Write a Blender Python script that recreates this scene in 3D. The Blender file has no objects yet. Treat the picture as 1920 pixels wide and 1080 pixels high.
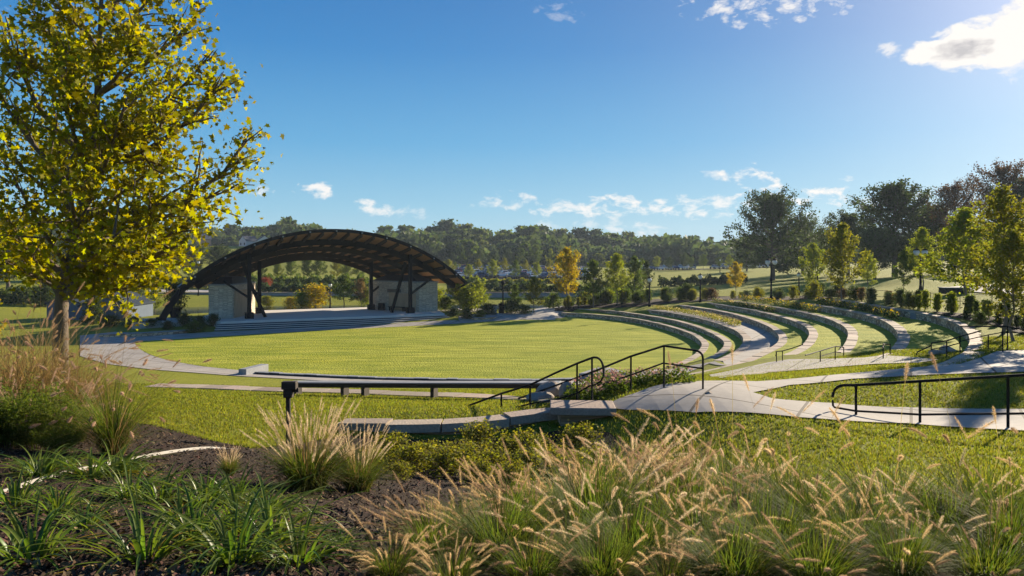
import bpy, bmesh, math, random
import numpy as np
from mathutils import Vector, Matrix
R = math.radians
S = bpy.context.scene
COL = S.collection
# ------------------------------------------------------------ camera, world, sun, exposure
F = 1370.0; CX = 960.0; HY = 490.0; HC = 6.5
cam = bpy.data.cameras.new('camera'); camo = bpy.data.objects.new('camera', cam); COL.objects.link(camo)
camo.location = (0, 0, HC); camo.rotation_euler = (R(90), 0, 0)
cam.sensor_width = 36; cam.lens = 36 * F / 1920; cam.shift_y = -(540 - HY) / 1920
cam.clip_start = 0.05; cam.clip_end = 6000
S.camera = camo
SUN_AZ, SUN_EL = R(42), R(19)
sdir = Vector((math.sin(SUN_AZ) * math.cos(SUN_EL), math.cos(SUN_AZ) * math.cos(SUN_EL), math.sin(SUN_EL)))
sl = bpy.data.lights.new('sun', 'SUN'); sl.energy = 5.0; sl.angle = R(0.6); sl.color = (1.0, 0.86, 0.66)
so = bpy.data.objects.new('sun', sl); COL.objects.link(so); so.rotation_euler = (-sdir).to_track_quat('-Z', 'Y').to_euler()
so.location = (60, 60, 40)
S.view_settings.view_transform = 'Standard'; S.view_settings.look = 'None'; S.view_settings.gamma = 1
S.view_settings.exposure = 1.2
S.cycles.volume_bounces = 0; S.cycles.max_bounces = 6; S.cycles.transparent_max_bounces = 6
S.cycles.use_denoising = True

W = bpy.data.worlds.new('World'); S.world = W; W.use_nodes = True
def build_world():
    nt = W.node_tree; nt.nodes.clear(); N = nt.nodes; L = nt.links
    out = N.new('ShaderNodeOutputWorld'); bg = N.new('ShaderNodeBackground'); L.new(bg.outputs[0], out.inputs[0])
    sky = N.new('ShaderNodeTexSky'); sky.sky_type = 'NISHITA'; sky.sun_disc = False
    sky.sun_elevation = SUN_EL; sky.sun_rotation = SUN_AZ; sky.air_density = 1.2; sky.dust_density = 0.6; sky.ozone_density = 2.6
    sky.altitude = 0
    def val(x):
        return x
    def math_(op, a, b=None, c=None, clamp=False):
        n = N.new('ShaderNodeMath'); n.operation = op; n.use_clamp = clamp
        for i, v in enumerate((a, b, c)):
            if v is None: continue
            if isinstance(v, (int, float)): n.inputs[i].default_value = v
            else: L.new(v, n.inputs[i])
        return n.outputs[0]
    tc = N.new('ShaderNodeTexCoord'); sp = N.new('ShaderNodeSeparateXYZ'); L.new(tc.outputs['Generated'], sp.inputs[0])
    az = math_('ARCTAN2', sp.outputs[0], sp.outputs[1]); el = math_('ARCSINE', sp.outputs[2])
    cmb = N.new('ShaderNodeCombineXYZ'); L.new(az, cmb.inputs[0]); L.new(math_('MULTIPLY', el, 1.9), cmb.inputs[1])
    nz = N.new('ShaderNodeTexNoise'); nz.inputs['Scale'].default_value = 34; nz.inputs['Detail'].default_value = 9
    nz.inputs['Roughness'].default_value = 0.62; nz.inputs['Distortion'].default_value = 0.25; L.new(cmb.outputs[0], nz.inputs['Vector'])
    nz2 = N.new('ShaderNodeTexNoise'); nz2.inputs['Scale'].default_value = 75; nz2.inputs['Detail'].default_value = 6; L.new(cmb.outputs[0], nz2.inputs['Vector'])
    # (x, y, half width, half height, density) of each cloud, measured in the photograph
    clouds = [(1760, 97, 62, 24, 1.1), (1812, 90, 80, 36, 1.3), (1868, 76, 70, 44, 1.1), (1925, 45, 62, 44, 1.1), (1900, 125, 60, 22, .6), (1668, 95, 22, 13, .7), (1455, 2, 130, 30, .8), (1045, 22, 35, 18, .25),
              (1405, 327, 50, 15, 1.0), (1345, 330, 36, 9, .55), (1340, 385, 85, 15, .8), (1235, 392, 62, 13, .8), (1455, 372, 85, 20, 1.0), (1535, 366, 55, 15, 1.0), (1140, 388, 62, 20, .9),
              (1035, 392, 45, 14, .75), (960, 378, 45, 17, .75), (905, 384, 30, 9, .5), (735, 396, 40, 12, .7), (688, 384, 26, 14, .8), (588, 357, 34, 13, .9), (472, 353, 36, 14, .8), (785, 399, 30, 9, .5),
              (1585, 340, 30, 10, .8), (1260, 378, 50, 12, .8), (1300, 395, 70, 12, .8), (1065, 385, 45, 10, .7), (1180, 400, 50, 11, .7), (1715, 362, 30, 12, .7), (1175, 425, 60, 16, .55), (1100, 420, 60, 12, .4), (1050, 420, 40, 10, .35), (1640, 375, 40, 10, .4), (90, 5, 70, 30, .25), (1480, 405, 60, 12, .4)]
    total = None; shade = None
    def warp(px, py):
        X = (px - CX) / F; Z = -(py - HY) / F
        return math.atan2(X, 1), math.atan2(Z, math.hypot(X, 1))
    for px, py, rx, ry, d in clouds:
        a, e = warp(px, py); sc = math.cos(a) ** 2; ra = rx / F * sc; re = ry / F * math.cos(a)
        dx = math_('MULTIPLY', math_('SUBTRACT', az, a), 1 / ra); dy = math_('MULTIPLY', math_('SUBTRACT', el, e), 1 / re)
        r2 = math_('ADD', math_('MULTIPLY', dx, dx), math_('MULTIPLY', dy, dy))
        m = math_('MULTIPLY', math_('SUBTRACT', 1.0, r2), 1.0)
        m = math_('MAXIMUM', m, -6.0)
        m = math_('ADD', math_('MULTIPLY', m, 0.32 if d < 1.05 else 1.0), math_('MULTIPLY', math_('SUBTRACT', nz.outputs[0], 0.51 if d < 1.05 else .38), 3.8 if d < 1.05 else 3.4))
        m = math_('MULTIPLY', math_('MULTIPLY', m, 1.7, clamp=True), min(d, 1))
        total = m if total is None else math_('MAXIMUM', total, m)
        if d > 1.2:
            dx2 = math_('SUBTRACT', dx, -.1); dy2 = math_('SUBTRACT', dy, -0.05)
            q = math_('SUBTRACT', 1.0, math_('ADD', math_('MULTIPLY', math_('MULTIPLY', dx2, dx2), 1.6), math_('MULTIPLY', math_('MULTIPLY', dy2, dy2), 3.0)))
            shade = math_('ADD', q, math_('MULTIPLY', math_('SUBTRACT', nz2.outputs[0], .5), 2.2), clamp=True)
    col = N.new('ShaderNodeMixRGB'); L.new(shade, col.inputs[0]); col.inputs[1].default_value = (1, 1, 1, 1); col.inputs[2].default_value = (.60, .61, .65, 1)
    lum = N.new('ShaderNodeMixRGB'); lum.blend_type = 'MULTIPLY'; lum.inputs[0].default_value = 1; L.new(col.outputs[0], lum.inputs[1])
    lum.inputs[2].default_value = CLOUD
    # clear-sky colours by height above the horizon, with the wide bright aureole round the sun; the Nishita sky is blended in
    rp = N.new('ShaderNodeValToRGB'); L.new(math_('MULTIPLY', el, 1 / R(60), clamp=True), rp.inputs[0]); e_ = rp.color_ramp.elements
    for i, (p_, c_) in enumerate(SKYRAMP):
        q = e_[i] if i < 2 else e_.new(p_ / 60); q.position = p_ / 60; q.color = (*c_, 1)
    vm = N.new('ShaderNodeVectorMath'); vm.operation = 'DOT_PRODUCT'; L.new(tc.outputs['Generated'], vm.inputs[0]); vm.inputs[1].default_value = sdir
    ang = math_('ARCCOSINE', math_('MINIMUM', vm.outputs['Value'], .99999))
    g1 = math_('MULTIPLY', math_('POWER', 2.718, math_('MULTIPLY', ang, -1 / R(9))), .85); g2 = math_('MULTIPLY', math_('POWER', 2.718, math_('MULTIPLY', ang, -1 / R(20))), .14)
    gl = math_('ADD', g1, g2)
    gc = N.new('ShaderNodeMixRGB'); gc.blend_type = 'MULTIPLY'; gc.inputs[0].default_value = 1; gc.inputs[1].default_value = (1, .78, .62, 1); L.new(gl, gc.inputs[2])
    ad = N.new('ShaderNodeMixRGB'); ad.blend_type = 'ADD'; ad.inputs[0].default_value = 1; L.new(rp.outputs[0], ad.inputs[1]); L.new(gc.outputs[0], ad.inputs[2])
    ns = N.new('ShaderNodeMixRGB'); ns.blend_type = 'MULTIPLY'; ns.inputs[0].default_value = 1; L.new(sky.outputs[0], ns.inputs[1]); ns.inputs[2].default_value = (.075, .085, .10, 1)
    nm = N.new('ShaderNodeMixRGB'); nm.inputs[0].default_value = .10; L.new(ad.outputs[0], nm.inputs[1]); L.new(ns.outputs[0], nm.inputs[2])
    mix = N.new('ShaderNodeMixRGB'); L.new(total, mix.inputs[0]); L.new(nm.outputs[0], mix.inputs[1]); L.new(lum.outputs[0], mix.inputs[2])
    sc = N.new('ShaderNodeMixRGB'); sc.blend_type = 'MULTIPLY'; sc.inputs[0].default_value = 1; L.new(mix.outputs[0], sc.inputs[1]); sc.inputs[2].default_value = (10, 10, 10, 1)
    L.new(sc.outputs[0], bg.inputs[0]); bg.inputs[1].default_value = 0.1 * SKYK
SKYRAMP = [(0, (.38, .57, .68)), (4, (.25, .51, .69)), (9, (.11, .37, .64)), (16, (.035, .225, .53)), (26, (.008, .12, .39)), (60, (.008, .08, .26))]
SKYK = 0.50
CLOUD = (.90, .86, .82, 1)
build_world()
# ------------------------------------------------------------ helpers
rng = np.random.default_rng(7); rnd = random.Random(11)
def P(px, py, z):
    Y = (HC - z) * F / (py - HY); return np.array([(px - CX) / F * Y, Y, z])
def PY(px, py, Y):
    return np.array([(px - CX) / F * Y, Y, HC - (py - HY) * Y / F])
def link(o): COL.objects.link(o); return o
def empty(name, loc=(0, 0, 0), rz=0, label=None, cat=None, group=None, scale=1):
    o = link(bpy.data.objects.new(name, None)); o.location = tuple(map(float, loc)); o.rotation_euler = (0, 0, rz); o.empty_display_size = .2
    o.scale = (scale,) * 3 if not hasattr(scale, '__len__') else scale
    return tag(o, label, cat, group)
def tag(o, label=None, cat=None, group=None, kind=None):
    if label: o['label'] = label
    if cat: o['category'] = cat
    if group: o['group'] = group
    if kind: o['kind'] = kind
    return o
def obj(name, v, f, mat, parent=None, uv=None, smooth=False, mi=None):
    me = bpy.data.meshes.new(name); 
    v = np.asarray(v, dtype=np.float32).reshape(-1, 3)
    if isinstance(f, np.ndarray) and f.ndim == 2:
        nf, k = f.shape
        me.vertices.add(len(v)); me.vertices.foreach_set('co', v.ravel())
        me.loops.add(nf * k); me.loops.foreach_set('vertex_index', f.astype(np.int32).ravel())
        me.polygons.add(nf); me.polygons.foreach_set('loop_start', np.arange(0, nf * k, k, dtype=np.int32))
        try: me.polygons.foreach_set('loop_total', np.full(nf, k, dtype=np.int32))
        except Exception: pass
        me.update(calc_edges=True)
    else:
        me.from_pydata(v.tolist(), [], [list(map(int, q)) for q in f]); me.update()
    if uv is not None:
        ul = me.uv_layers.new(name='UVMap'); li = np.zeros(len(me.loops), dtype=np.int32); me.loops.foreach_get('vertex_index', li)
        ul.data.foreach_set('uv', np.asarray(uv, dtype=np.float32)[li].ravel())
    mats = mat if isinstance(mat, (list, tuple)) else [mat]
    for m in mats: me.materials.append(m)
    if mi is not None: me.polygons.foreach_set('material_index', np.asarray(mi, dtype=np.int32))
    if smooth: me.polygons.foreach_set('use_smooth', np.ones(len(me.polygons), dtype=bool))
    o = link(bpy.data.objects.new(name, me))
    if parent: o.parent = parent
    return o
class MB:
    def __init__(s): s.v = []; s.f = []; s.m = []; s.mat = 0
    def add(s, vs, fs):
        b = len(s.v); s.v += [tuple(map(float, p)) for p in vs]; s.f += [[i + b for i in q] for q in fs]; s.m += [s.mat] * len(fs)
    def box(s, c, d, rz=0, taper=1):
        ca, sa = math.cos(rz), math.sin(rz); vs = []
        for k in (-1, 1):
            t = taper if k > 0 else 1
            for i, j in ((-1, -1), (1, -1), (1, 1), (-1, 1)):
                x, y = i * d[0] / 2 * t, j * d[1] / 2 * t
                vs.append((c[0] + x * ca - y * sa, c[1] + x * sa + y * ca, c[2] + k * d[2] / 2))
        s.add(vs, [(3, 2, 1, 0), (4, 5, 6, 7), (0, 1, 5, 4), (1, 2, 6, 5), (2, 3, 7, 6), (3, 0, 4, 7)])
    def prism(s, poly, z0, z1):
        n = len(poly); vs = [(p[0], p[1], z0) for p in poly] + [(p[0], p[1], z1) for p in poly]
        s.add(vs, [tuple(range(n))[::-1], tuple(range(n, 2 * n))] + [(i, (i + 1) % n, n + (i + 1) % n, n + i) for i in range(n)])
    def tube(s, pts, r, n=6, cap=True):
        pts = [Vector(p) for p in pts]; m = len(pts); rr = r if hasattr(r, '__len__') else [r] * m; vs = []
        up = Vector((0.13, 0.07, 1)); 
        for i, p in enumerate(pts):
            t = (pts[min(i + 1, m - 1)] - pts[max(i - 1, 0)]).normalized()
            a = t.cross(up if abs(t.z) < .95 else Vector((1, 0.1, 0))).normalized(); b = t.cross(a)
            vs += [tuple(p + (a * math.cos(2 * math.pi * k / n) + b * math.sin(2 * math.pi * k / n)) * rr[i]) for k in range(n)]
        fs = [(i * n + k, i * n + (k + 1) % n, (i + 1) * n + (k + 1) % n, (i + 1) * n + k) for i in range(m - 1) for k in range(n)]
        if cap: fs += [tuple(range(n)), tuple(range((m - 1) * n, m * n))[::-1]]
        s.add(vs, fs)
    def beam(s, pts, w, h, side):   # rectangular section following pts; side = horizontal unit vector of the width
        vs = []; m = len(pts); pts = [Vector(p) for p in pts]; side = Vector(side)
        for i, p in enumerate(pts):
            t = (pts[min(i + 1, m - 1)] - pts[max(i - 1, 0)]).normalized(); n = side.cross(t).normalized()
            for a, b in ((-1, -1), (1, -1), (1, 1), (-1, 1)): vs.append(p + side * (a * w / 2) + n * (b * h / 2))
        fs = [(i * 4 + k, i * 4 + (k + 1) % 4, i * 4 + 4 + (k + 1) % 4, i * 4 + 4 + k) for i in range(m - 1) for k in range(4)]
        s.add(vs, fs + [(3, 2, 1, 0), (m * 4 - 4, m * 4 - 3, m * 4 - 2, m * 4 - 1)])
    def lathe(s, prof, c=(0, 0, 0), n=12):
        vs = [(c[0] + r * math.cos(2 * math.pi * k / n), c[1] + r * math.sin(2 * math.pi * k / n), c[2] + z) for r, z in prof for k in range(n)]
        s.add(vs, [(i * n + k, i * n + (k + 1) % n, (i + 1) * n + (k + 1) % n, (i + 1) * n + k) for i in range(len(prof) - 1) for k in range(n)] + [tuple(range((len(prof) - 1) * n, len(prof) * n)), tuple(range(n))[::-1]])
    def build(s, name, mat, parent=None, smooth=False, bevel=0):
        mats = mat if isinstance(mat, (list, tuple)) else [mat]
        o = obj(name, s.v, s.f, mats, parent, smooth=smooth, mi=s.m if len(mats) > 1 else None)
        if bevel:
            md = o.modifiers.new('bevel', 'BEVEL'); md.width = bevel; md.segments = 2; md.limit_method = 'ANGLE'
        return o
def copy_tree(src, name=None):
    c = src.copy(); COL.objects.link(c)
    for ch in [x for x in bpy.data.objects if x.parent == src]:
        d = ch.copy(); COL.objects.link(d); d.parent = c
        for g in [x for x in bpy.data.objects if x.parent == ch]:
            e = g.copy(); COL.objects.link(e); e.parent = d
    return c
# ------------------------------------------------------------ materials
def mat(name, col, rough=.8, spec=.3, metal=0, noise=None, bump=None, trans=0, island=0, vec='Object'):
    """noise: list of (scale, amount, colour2, stretch) mixed in order; bump: (scale, strength, distance)"""
    m = bpy.data.materials.new(name); m.use_nodes = True; nt = m.node_tree; N = nt.nodes; L = nt.links
    b = N['Principled BSDF']; b.inputs['Roughness'].default_value = rough; b.inputs['Metallic'].default_value = metal
    b.inputs['Specular IOR Level'].default_value = spec
    tc = N.new('ShaderNodeTexCoord'); cur = None
    rgb = N.new('ShaderNodeRGB'); rgb.outputs[0].default_value = (*col, 1); cur = rgb.outputs[0]
    for sc, am, c2, st in (noise or []):
        mp = N.new('ShaderNodeMapping'); L.new(tc.outputs[vec], mp.inputs[0]); mp.inputs['Scale'].default_value = st
        nz = N.new('ShaderNodeTexNoise'); nz.inputs['Scale'].default_value = sc; nz.inputs['Detail'].default_value = 5; nz.inputs['Roughness'].default_value = .6
        L.new(mp.outputs[0], nz.inputs['Vector'])
        rp = N.new('ShaderNodeMapRange'); rp.inputs[1].default_value = .38; rp.inputs[2].default_value = .62; rp.inputs[4].default_value = am
        L.new(nz.outputs[0], rp.inputs[0])
        mx = N.new('ShaderNodeMixRGB'); L.new(rp.outputs[0], mx.inputs[0]); L.new(cur, mx.inputs[1]); mx.inputs[2].default_value = (*c2, 1); cur = mx.outputs[0]
    if island:
        g = N.new('ShaderNodeNewGeometry'); hs = N.new('ShaderNodeHueSaturation')
        a = N.new('ShaderNodeMapRange'); L.new(g.outputs['Random Per Island'], a.inputs[0]); a.inputs[3].default_value = 1 - island; a.inputs[4].default_value = 1 + island
        L.new(a.outputs[0], hs.inputs['Value'])
        mu = N.new('ShaderNodeMath'); mu.operation = 'MULTIPLY'; mu.inputs[1].default_value = 7.31; L.new(g.outputs['Random Per Island'], mu.inputs[0])
        fr = N.new('ShaderNodeMath'); fr.operation = 'FRACT'; L.new(mu.outputs[0], fr.inputs[0])
        h = N.new('ShaderNodeMapRange'); L.new(fr.outputs[0], h.inputs[0]); h.inputs[3].default_value = .5 - island * .07; h.inputs[4].default_value = .5 + island * .07
        L.new(h.outputs[0], hs.inputs['Hue']); L.new(cur, hs.inputs['Color']); cur = hs.outputs[0]
    L.new(cur, b.inputs['Base Color'])
    if bump:
        nz = N.new('ShaderNodeTexNoise'); nz.inputs['Scale'].default_value = bump[0]; nz.inputs['Detail'].default_value = 6; L.new(tc.outputs[vec], nz.inputs['Vector'])
        bp = N.new('ShaderNodeBump'); bp.inputs['Strength'].default_value = bump[1]; bp.inputs['Distance'].default_value = bump[2]
        L.new(nz.outputs[0], bp.inputs['Height']); L.new(bp.outputs[0], b.inputs['Normal'])
    if trans:
        tr = N.new('ShaderNodeBsdfTranslucent'); hs = N.new('ShaderNodeHueSaturation'); hs.inputs['Value'].default_value = 1.7; hs.inputs['Saturation'].default_value = 1.08
        L.new(cur, hs.inputs['Color']); L.new(hs.outputs[0], tr.inputs[0])
        ms = N.new('ShaderNodeMixShader'); ms.inputs[0].default_value = trans; L.new(b.outputs[0], ms.inputs[1]); L.new(tr.outputs[0], ms.inputs[2])
        L.new(ms.outputs[0], N['Material Output'].inputs['Surface'])
    return m
def stone_mat(name, cols, sx, sz, mortar=(.14, .10, .07), bumpd=.03, vec='UV', wob=.06):
    """irregular coursed stone: stretched voronoi cells in wall coordinates (metres along, metres up)"""
    m = bpy.data.materials.new(name); m.use_nodes = True; nt = m.node_tree; N = nt.nodes; L = nt.links; b = N['Principled BSDF']
    b.inputs['Roughness'].default_value = .9; b.inputs['Specular IOR Level'].default_value = .2
    tc = N.new('ShaderNodeTexCoord')
    nz = N.new('ShaderNodeTexNoise'); nz.inputs['Scale'].default_value = 3; L.new(tc.outputs[vec], nz.inputs['Vector'])
    sb = N.new('ShaderNodeVectorMath'); sb.operation = 'MULTIPLY_ADD'; sb.inputs[1].default_value = (wob, wob, wob); L.new(nz.outputs['Color'], sb.inputs[0]); L.new(tc.outputs[vec], sb.inputs[2])
    mp = N.new('ShaderNodeMapping'); mp.inputs['Scale'].default_value = (1 / sx, 1 / sz, 1 / sz); L.new(sb.outputs[0], mp.inputs[0])
    v1 = N.new('ShaderNodeTexVoronoi'); v1.voronoi_dimensions = '3D' if vec != 'UV' else '2D'; v1.inputs['Scale'].default_value = 1; v1.inputs['Randomness'].default_value = .75; L.new(mp.outputs[0], v1.inputs['Vector'])
    v2 = N.new('ShaderNodeTexVoronoi'); v2.voronoi_dimensions = v1.voronoi_dimensions; v2.feature = 'DISTANCE_TO_EDGE'; v2.inputs['Scale'].default_value = 1; v2.inputs['Randomness'].default_value = .75; L.new(mp.outputs[0], v2.inputs['Vector'])
    cr = N.new('ShaderNodeValToRGB'); cr.color_ramp.interpolation = 'CONSTANT'
    sp = N.new('ShaderNodeSeparateColor'); L.new(v1.outputs['Color'], sp.inputs[0]); L.new(sp.outputs[0], cr.inputs[0])
    el = cr.color_ramp.elements
    for i, c in enumerate(cols):
        e = el[i] if i < 2 else el.new(i / len(cols)); e.position = i / len(cols); e.color = (*c, 1)
    n2 = N.new('ShaderNodeTexNoise'); n2.inputs['Scale'].default_value = 14; n2.inputs['Detail'].default_value = 6; L.new(tc.outputs[vec], n2.inputs['Vector'])
    mv = N.new('ShaderNodeMapRange'); mv.inputs[3].default_value = .55; mv.inputs[4].default_value = 1.4; L.new(n2.outputs[0], mv.inputs[0])
    hs = N.new('ShaderNodeHueSaturation'); L.new(cr.outputs[0], hs.inputs['Color']); L.new(mv.outputs[0], hs.inputs['Value'])
    ed = N.new('ShaderNodeMapRange'); ed.inputs[1].default_value = .02; ed.inputs[2].default_value = .09; L.new(v2.outputs[0], ed.inputs[0])
    mx = N.new('ShaderNodeMixRGB'); L.new(ed.outputs[0], mx.inputs[0]); mx.inputs[1].default_value = (*mortar, 1); L.new(hs.outputs[0], mx.inputs[2]); L.new(mx.outputs[0], b.inputs['Base Color'])
    ad = N.new('ShaderNodeMath'); ad.operation = 'MULTIPLY_ADD'; ad.inputs[1].default_value = .4; L.new(n2.outputs[0], ad.inputs[0]); L.new(ed.outputs[0], ad.inputs[2])
    bp = N.new('ShaderNodeBump'); bp.inputs['Distance'].default_value = bumpd; bp.inputs['Strength'].default_value = .9; L.new(ad.outputs[0], bp.inputs['Height']); L.new(bp.outputs[0], b.inputs['Normal'])
    return m
one = (1, 1, 1)
M = {}
M['grass'] = mat('turf', (.27, .28, .022), .9, .1, noise=[(.25, .55, (.32, .29, .03), one), (1, .6, (.14, .17, .012), (.3, 1.5, 1)), (1.6, .5, (.16, .185, .016), (1, 1.8, 1)), (8, .5, (.34, .31, .045), (.5, 2.4, 1)), (30, .5, (.12, .14, .012), (1, 1.5, 1))], bump=(30, 1.0, .06))
M['lawn'] = mat('event_turf', (.42, .42, .03), .9, .1, noise=[(.10, .6, (.50, .43, .04), (1, 1.2, 1)), (1, .8, (.22, .28, .016), (.06, .36, 1)), (1, .7, (.66, .58, .10), (.13, .62, 1)), (1, .8, (.17, .22, .014), (.3, 1.3, 1)), (9, .4, (.27, .30, .02), (.3, 2, 1)), (22, .5, (.20, .23, .016), (1, 2, 1))], bump=(9, 1.0, .10))
M['concrete'] = mat('concrete', (.42, .38, .33), .85, .3, noise=[(.7, .5, (.38, .345, .30), one), (6, .35, (.52, .48, .43), one), (60, .4, (.34, .31, .27), one)], bump=(50, .25, .01))
M['mulch'] = mat('mulch', (.036, .021, .011), .95, .2, noise=[(9, .6, (.018, .011, .008), one), (45, .7, (.06, .036, .022), (1, 2.5, 1)), (1.2, .5, (.03, .018, .012), one)], bump=(40, 1.0, .06))
M['chips'] = mat('bark_chip', (.15, .09, .05), .9, .2, noise=[(9, .9, (.018, .011, .008), one)], island=.6)
M['wall'] = stone_mat('fieldstone', [(.56, .36, .22), (.72, .50, .31), (.32, .20, .13), (.78, .58, .38), (.58, .43, .29), (.44, .27, .165)], .42, .17)
M['coping'] = mat('coping_stone', (.46, .365, .275), .85, .25, noise=[(2.5, .5, (.36, .28, .21), one), (25, .5, (.22, .175, .135), one)], bump=(18, .6, .02), island=.25)
M['bluestone'] = mat('bluestone', (.32, .33, .34), .8, .3, noise=[(3, .5, (.22, .23, .24), one), (25, .4, (.16, .16, .16), one)], bump=(18, .5, .015))
M['steel'] = mat('black_steel', (.012, .012, .013), .8, .1, noise=[(20, .4, (.02, .02, .02), one)])
M['timber_dark'] = mat('dark_timber', (.030, .022, .016), .7, .3, noise=[(8, .5, (.055, .038, .025), (1, 1, 6))])
M['deck'] = mat('cedar_deck', (.42, .22, .10), .7, .3, noise=[(2.2, .7, (.24, .12, .055), (1, 6, 1)), (16, .4, (.5, .28, .14), (1, 8, 1))], bump=(20, .3, .01))
M['roof'] = mat('roof_metal', (.032, .033, .037), .5, .5, noise=[(3, .4, (.05, .05, .055), one)])
M['white'] = mat('lamp_glass', (.75, .75, .72), .3, .5)
M['stage'] = mat('stage_concrete', (.66, .61, .54), .8, .3, noise=[(.6, .5, (.52, .48, .42), one), (5, .4, (.60, .56, .50), one)])
def joint_concrete():
    m = mat('paving', (.40, .36, .31), .85, .3, noise=[(.5, .7, (.29, .26, .22), one), (2.2, .45, (.47, .42, .36), one), (9, .5, (.30, .265, .225), one), (60, .4, (.33, .30, .26), one)], bump=(50, .25, .01))
    nt = m.node_tree; N = nt.nodes; L = nt.links; b = N['Principled BSDF']; src = b.inputs['Base Color'].links[0].from_socket
    tc = N.new('ShaderNodeTexCoord'); mp = N.new('ShaderNodeMapping'); mp.inputs['Rotation'].default_value = (0, 0, .5); L.new(tc.outputs['Object'], mp.inputs[0])
    br = N.new('ShaderNodeTexBrick'); br.offset = 0; br.inputs['Scale'].default_value = 1; br.inputs['Mortar Size'].default_value = .03; br.inputs['Brick Width'].default_value = 1.9; br.inputs['Row Height'].default_value = 1.9
    br.inputs['Color1'].default_value = (1, 1, 1, 1); br.inputs['Color2'].default_value = (.93, .93, .92, 1); br.inputs['Mortar'].default_value = (.22, .20, .18, 1); L.new(mp.outputs[0], br.inputs[0])
    mx = N.new('ShaderNodeMixRGB'); mx.blend_type = 'MULTIPLY'; mx.inputs[0].default_value = 1; L.new(src, mx.inputs[1]); L.new(br.outputs[0], mx.inputs[2]); L.new(mx.outputs[0], b.inputs['Base Color'])
    return m
M['paving'] = joint_concrete()
# ------------------------------------------------------------ curves of the amphitheatre walls (photo coordinates, top level of each wall)
LV = [.5, .85, 1.25, 1.7, 2.1, 2.5, 2.95, 3.4]
WPX = [
 [(1052,586),(1100,588.5),(1140,591.5),(1180,596),(1220,603),(1260,613),(1295,625.5),(1313,638),(1317,648),(1306,662),(1284,675),(1250,689)],
 [(1062,577.5),(1100,579.5),(1150,583),(1190,588),(1230,594),(1270,602),(1310,614),(1340,627),(1357,639),(1358,649),(1345,662),(1322,673)],
 [(1214,580.5),(1250,585),(1290,592),(1330,601.5),(1370,615),(1389,626),(1395,637),(1388,651),(1370,663),(1340,676)],
 [(1272,572),(1321,578),(1368,587),(1413,600),(1438,610),(1456,622),(1462,634),(1455,646),(1428,660),(1395,675),(1372,684)],
 [(1325,567),(1387,577),(1409,581),(1441,588),(1470,595.5),(1497,605),(1514,615),(1519,626),(1514,637),(1505,647),(1489,657),(1470,666)],
 [(1372,564),(1424,571),(1453,575.5),(1473,579),(1511,586.5),(1545,595),(1570,604),(1587,615),(1592,627),(1588,640),(1580,652),(1566,663)],
 [(1490,567),(1530,572),(1578,580),(1613,587),(1647,597),(1670,608),(1682,620),(1686,632),(1681,644),(1668,658)],
 [(1560,561),(1600,565.5),(1629,570.5),(1667,577),(1714,584),(1748,590.5),(1776,599),(1800,609.5),(1814,621),(1820,633),(1820,645),(1808,659)],
]
def smooth(pts, step=.4):
    pts = [np.asarray(p, float)[:2] for p in pts]; n = len(pts); out = []
    for i in range(n - 1):
        p0, p1, p2, p3 = pts[max(i - 1, 0)], pts[i], pts[i + 1], pts[min(i + 2, n - 1)]
        k = 12
        for j in range(k):
            t = j / k; out.append(.5 * ((2 * p1) + (-p0 + p2) * t + (2 * p0 - 5 * p1 + 4 * p2 - p3) * t * t + (-p0 + 3 * p1 - 3 * p2 + p3) * t ** 3))
    out.append(pts[-1]); out = np.array(out)
    for _ in range(3): out[1:-1] = .25 * out[:-2] + .5 * out[1:-1] + .25 * out[2:]
    return resample(out, step)
def resample(c, step=None, n=None):
    c = np.asarray(c, float); d = np.r_[0, np.cumsum(np.linalg.norm(np.diff(c, axis=0), axis=1))]
    if n is None: n = max(2, int(round(d[-1] / step)) + 1)
    s = np.linspace(0, d[-1], n); return np.stack([np.interp(s, d, c[:, k]) for k in range(c.shape[1])], 1)
def offs(c, d):   # positive = to the left of travel = outward from the lawn
    t = np.gradient(c, axis=0); t /= np.linalg.norm(t, axis=1)[:, None] + 1e-9
    return c + np.stack([-t[:, 1], t[:, 0]], 1) * d
WC = [smooth([P(px, py, LV[k]) for px, py in w]) for k, w in enumerate(WPX)]
LAWN = [(252,641),(262,655),(300,672),(370,686),(450,695),(520,700),(600,704),(700,708),(800,710.5),(900,712),(1000,712.5),(1100,709),(1180,703),(1250,694)]
lawn_near = [P(px, py, 0.0) for px, py in LAWN]
lawn_far = [P(px, py, 0) for px, py in [(1052,597),(1000,599),(940,602),(850,608),(740,613.5),(620,619),(500,626),(400,632),(320,637)]]
w1 = [np.r_[p, 0] for p in offs(WC[0], .05)[::-1]]
lawn_poly = np.array([p[:2] for p in smooth(lawn_near, 1.0)] + [p[:2] for p in w1[2::2]] + [p[:2] for p in lawn_far])
def inside(poly, x, y):
    x = np.asarray(x, float); y = np.asarray(y, float); r = np.zeros(x.shape, bool); n = len(poly); j = n - 1
    for i in range(n):
        xi, yi = poly[i][:2]; xj, yj = poly[j][:2]
        c = ((yi > y) != (yj > y)) & (x < (xj - xi) * (y - yi) / (yj - yi + 1e-12) + xi); r ^= c; j = i
    return r
def pdist(line, x, y):
    x = np.asarray(x, float); y = np.asarray(y, float); d = np.full(x.shape, 1e9)
    for a, b in zip(line[:-1], line[1:]):
        a = np.asarray(a[:2], float); b = np.asarray(b[:2], float); ab = b - a; t = np.clip(((x - a[0]) * ab[0] + (y - a[1]) * ab[1]) / (ab @ ab + 1e-9), 0, 1)
        d = np.minimum(d, np.hypot(x - a[0] - t * ab[0], y - a[1] - t * ab[1]))
    return d
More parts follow.
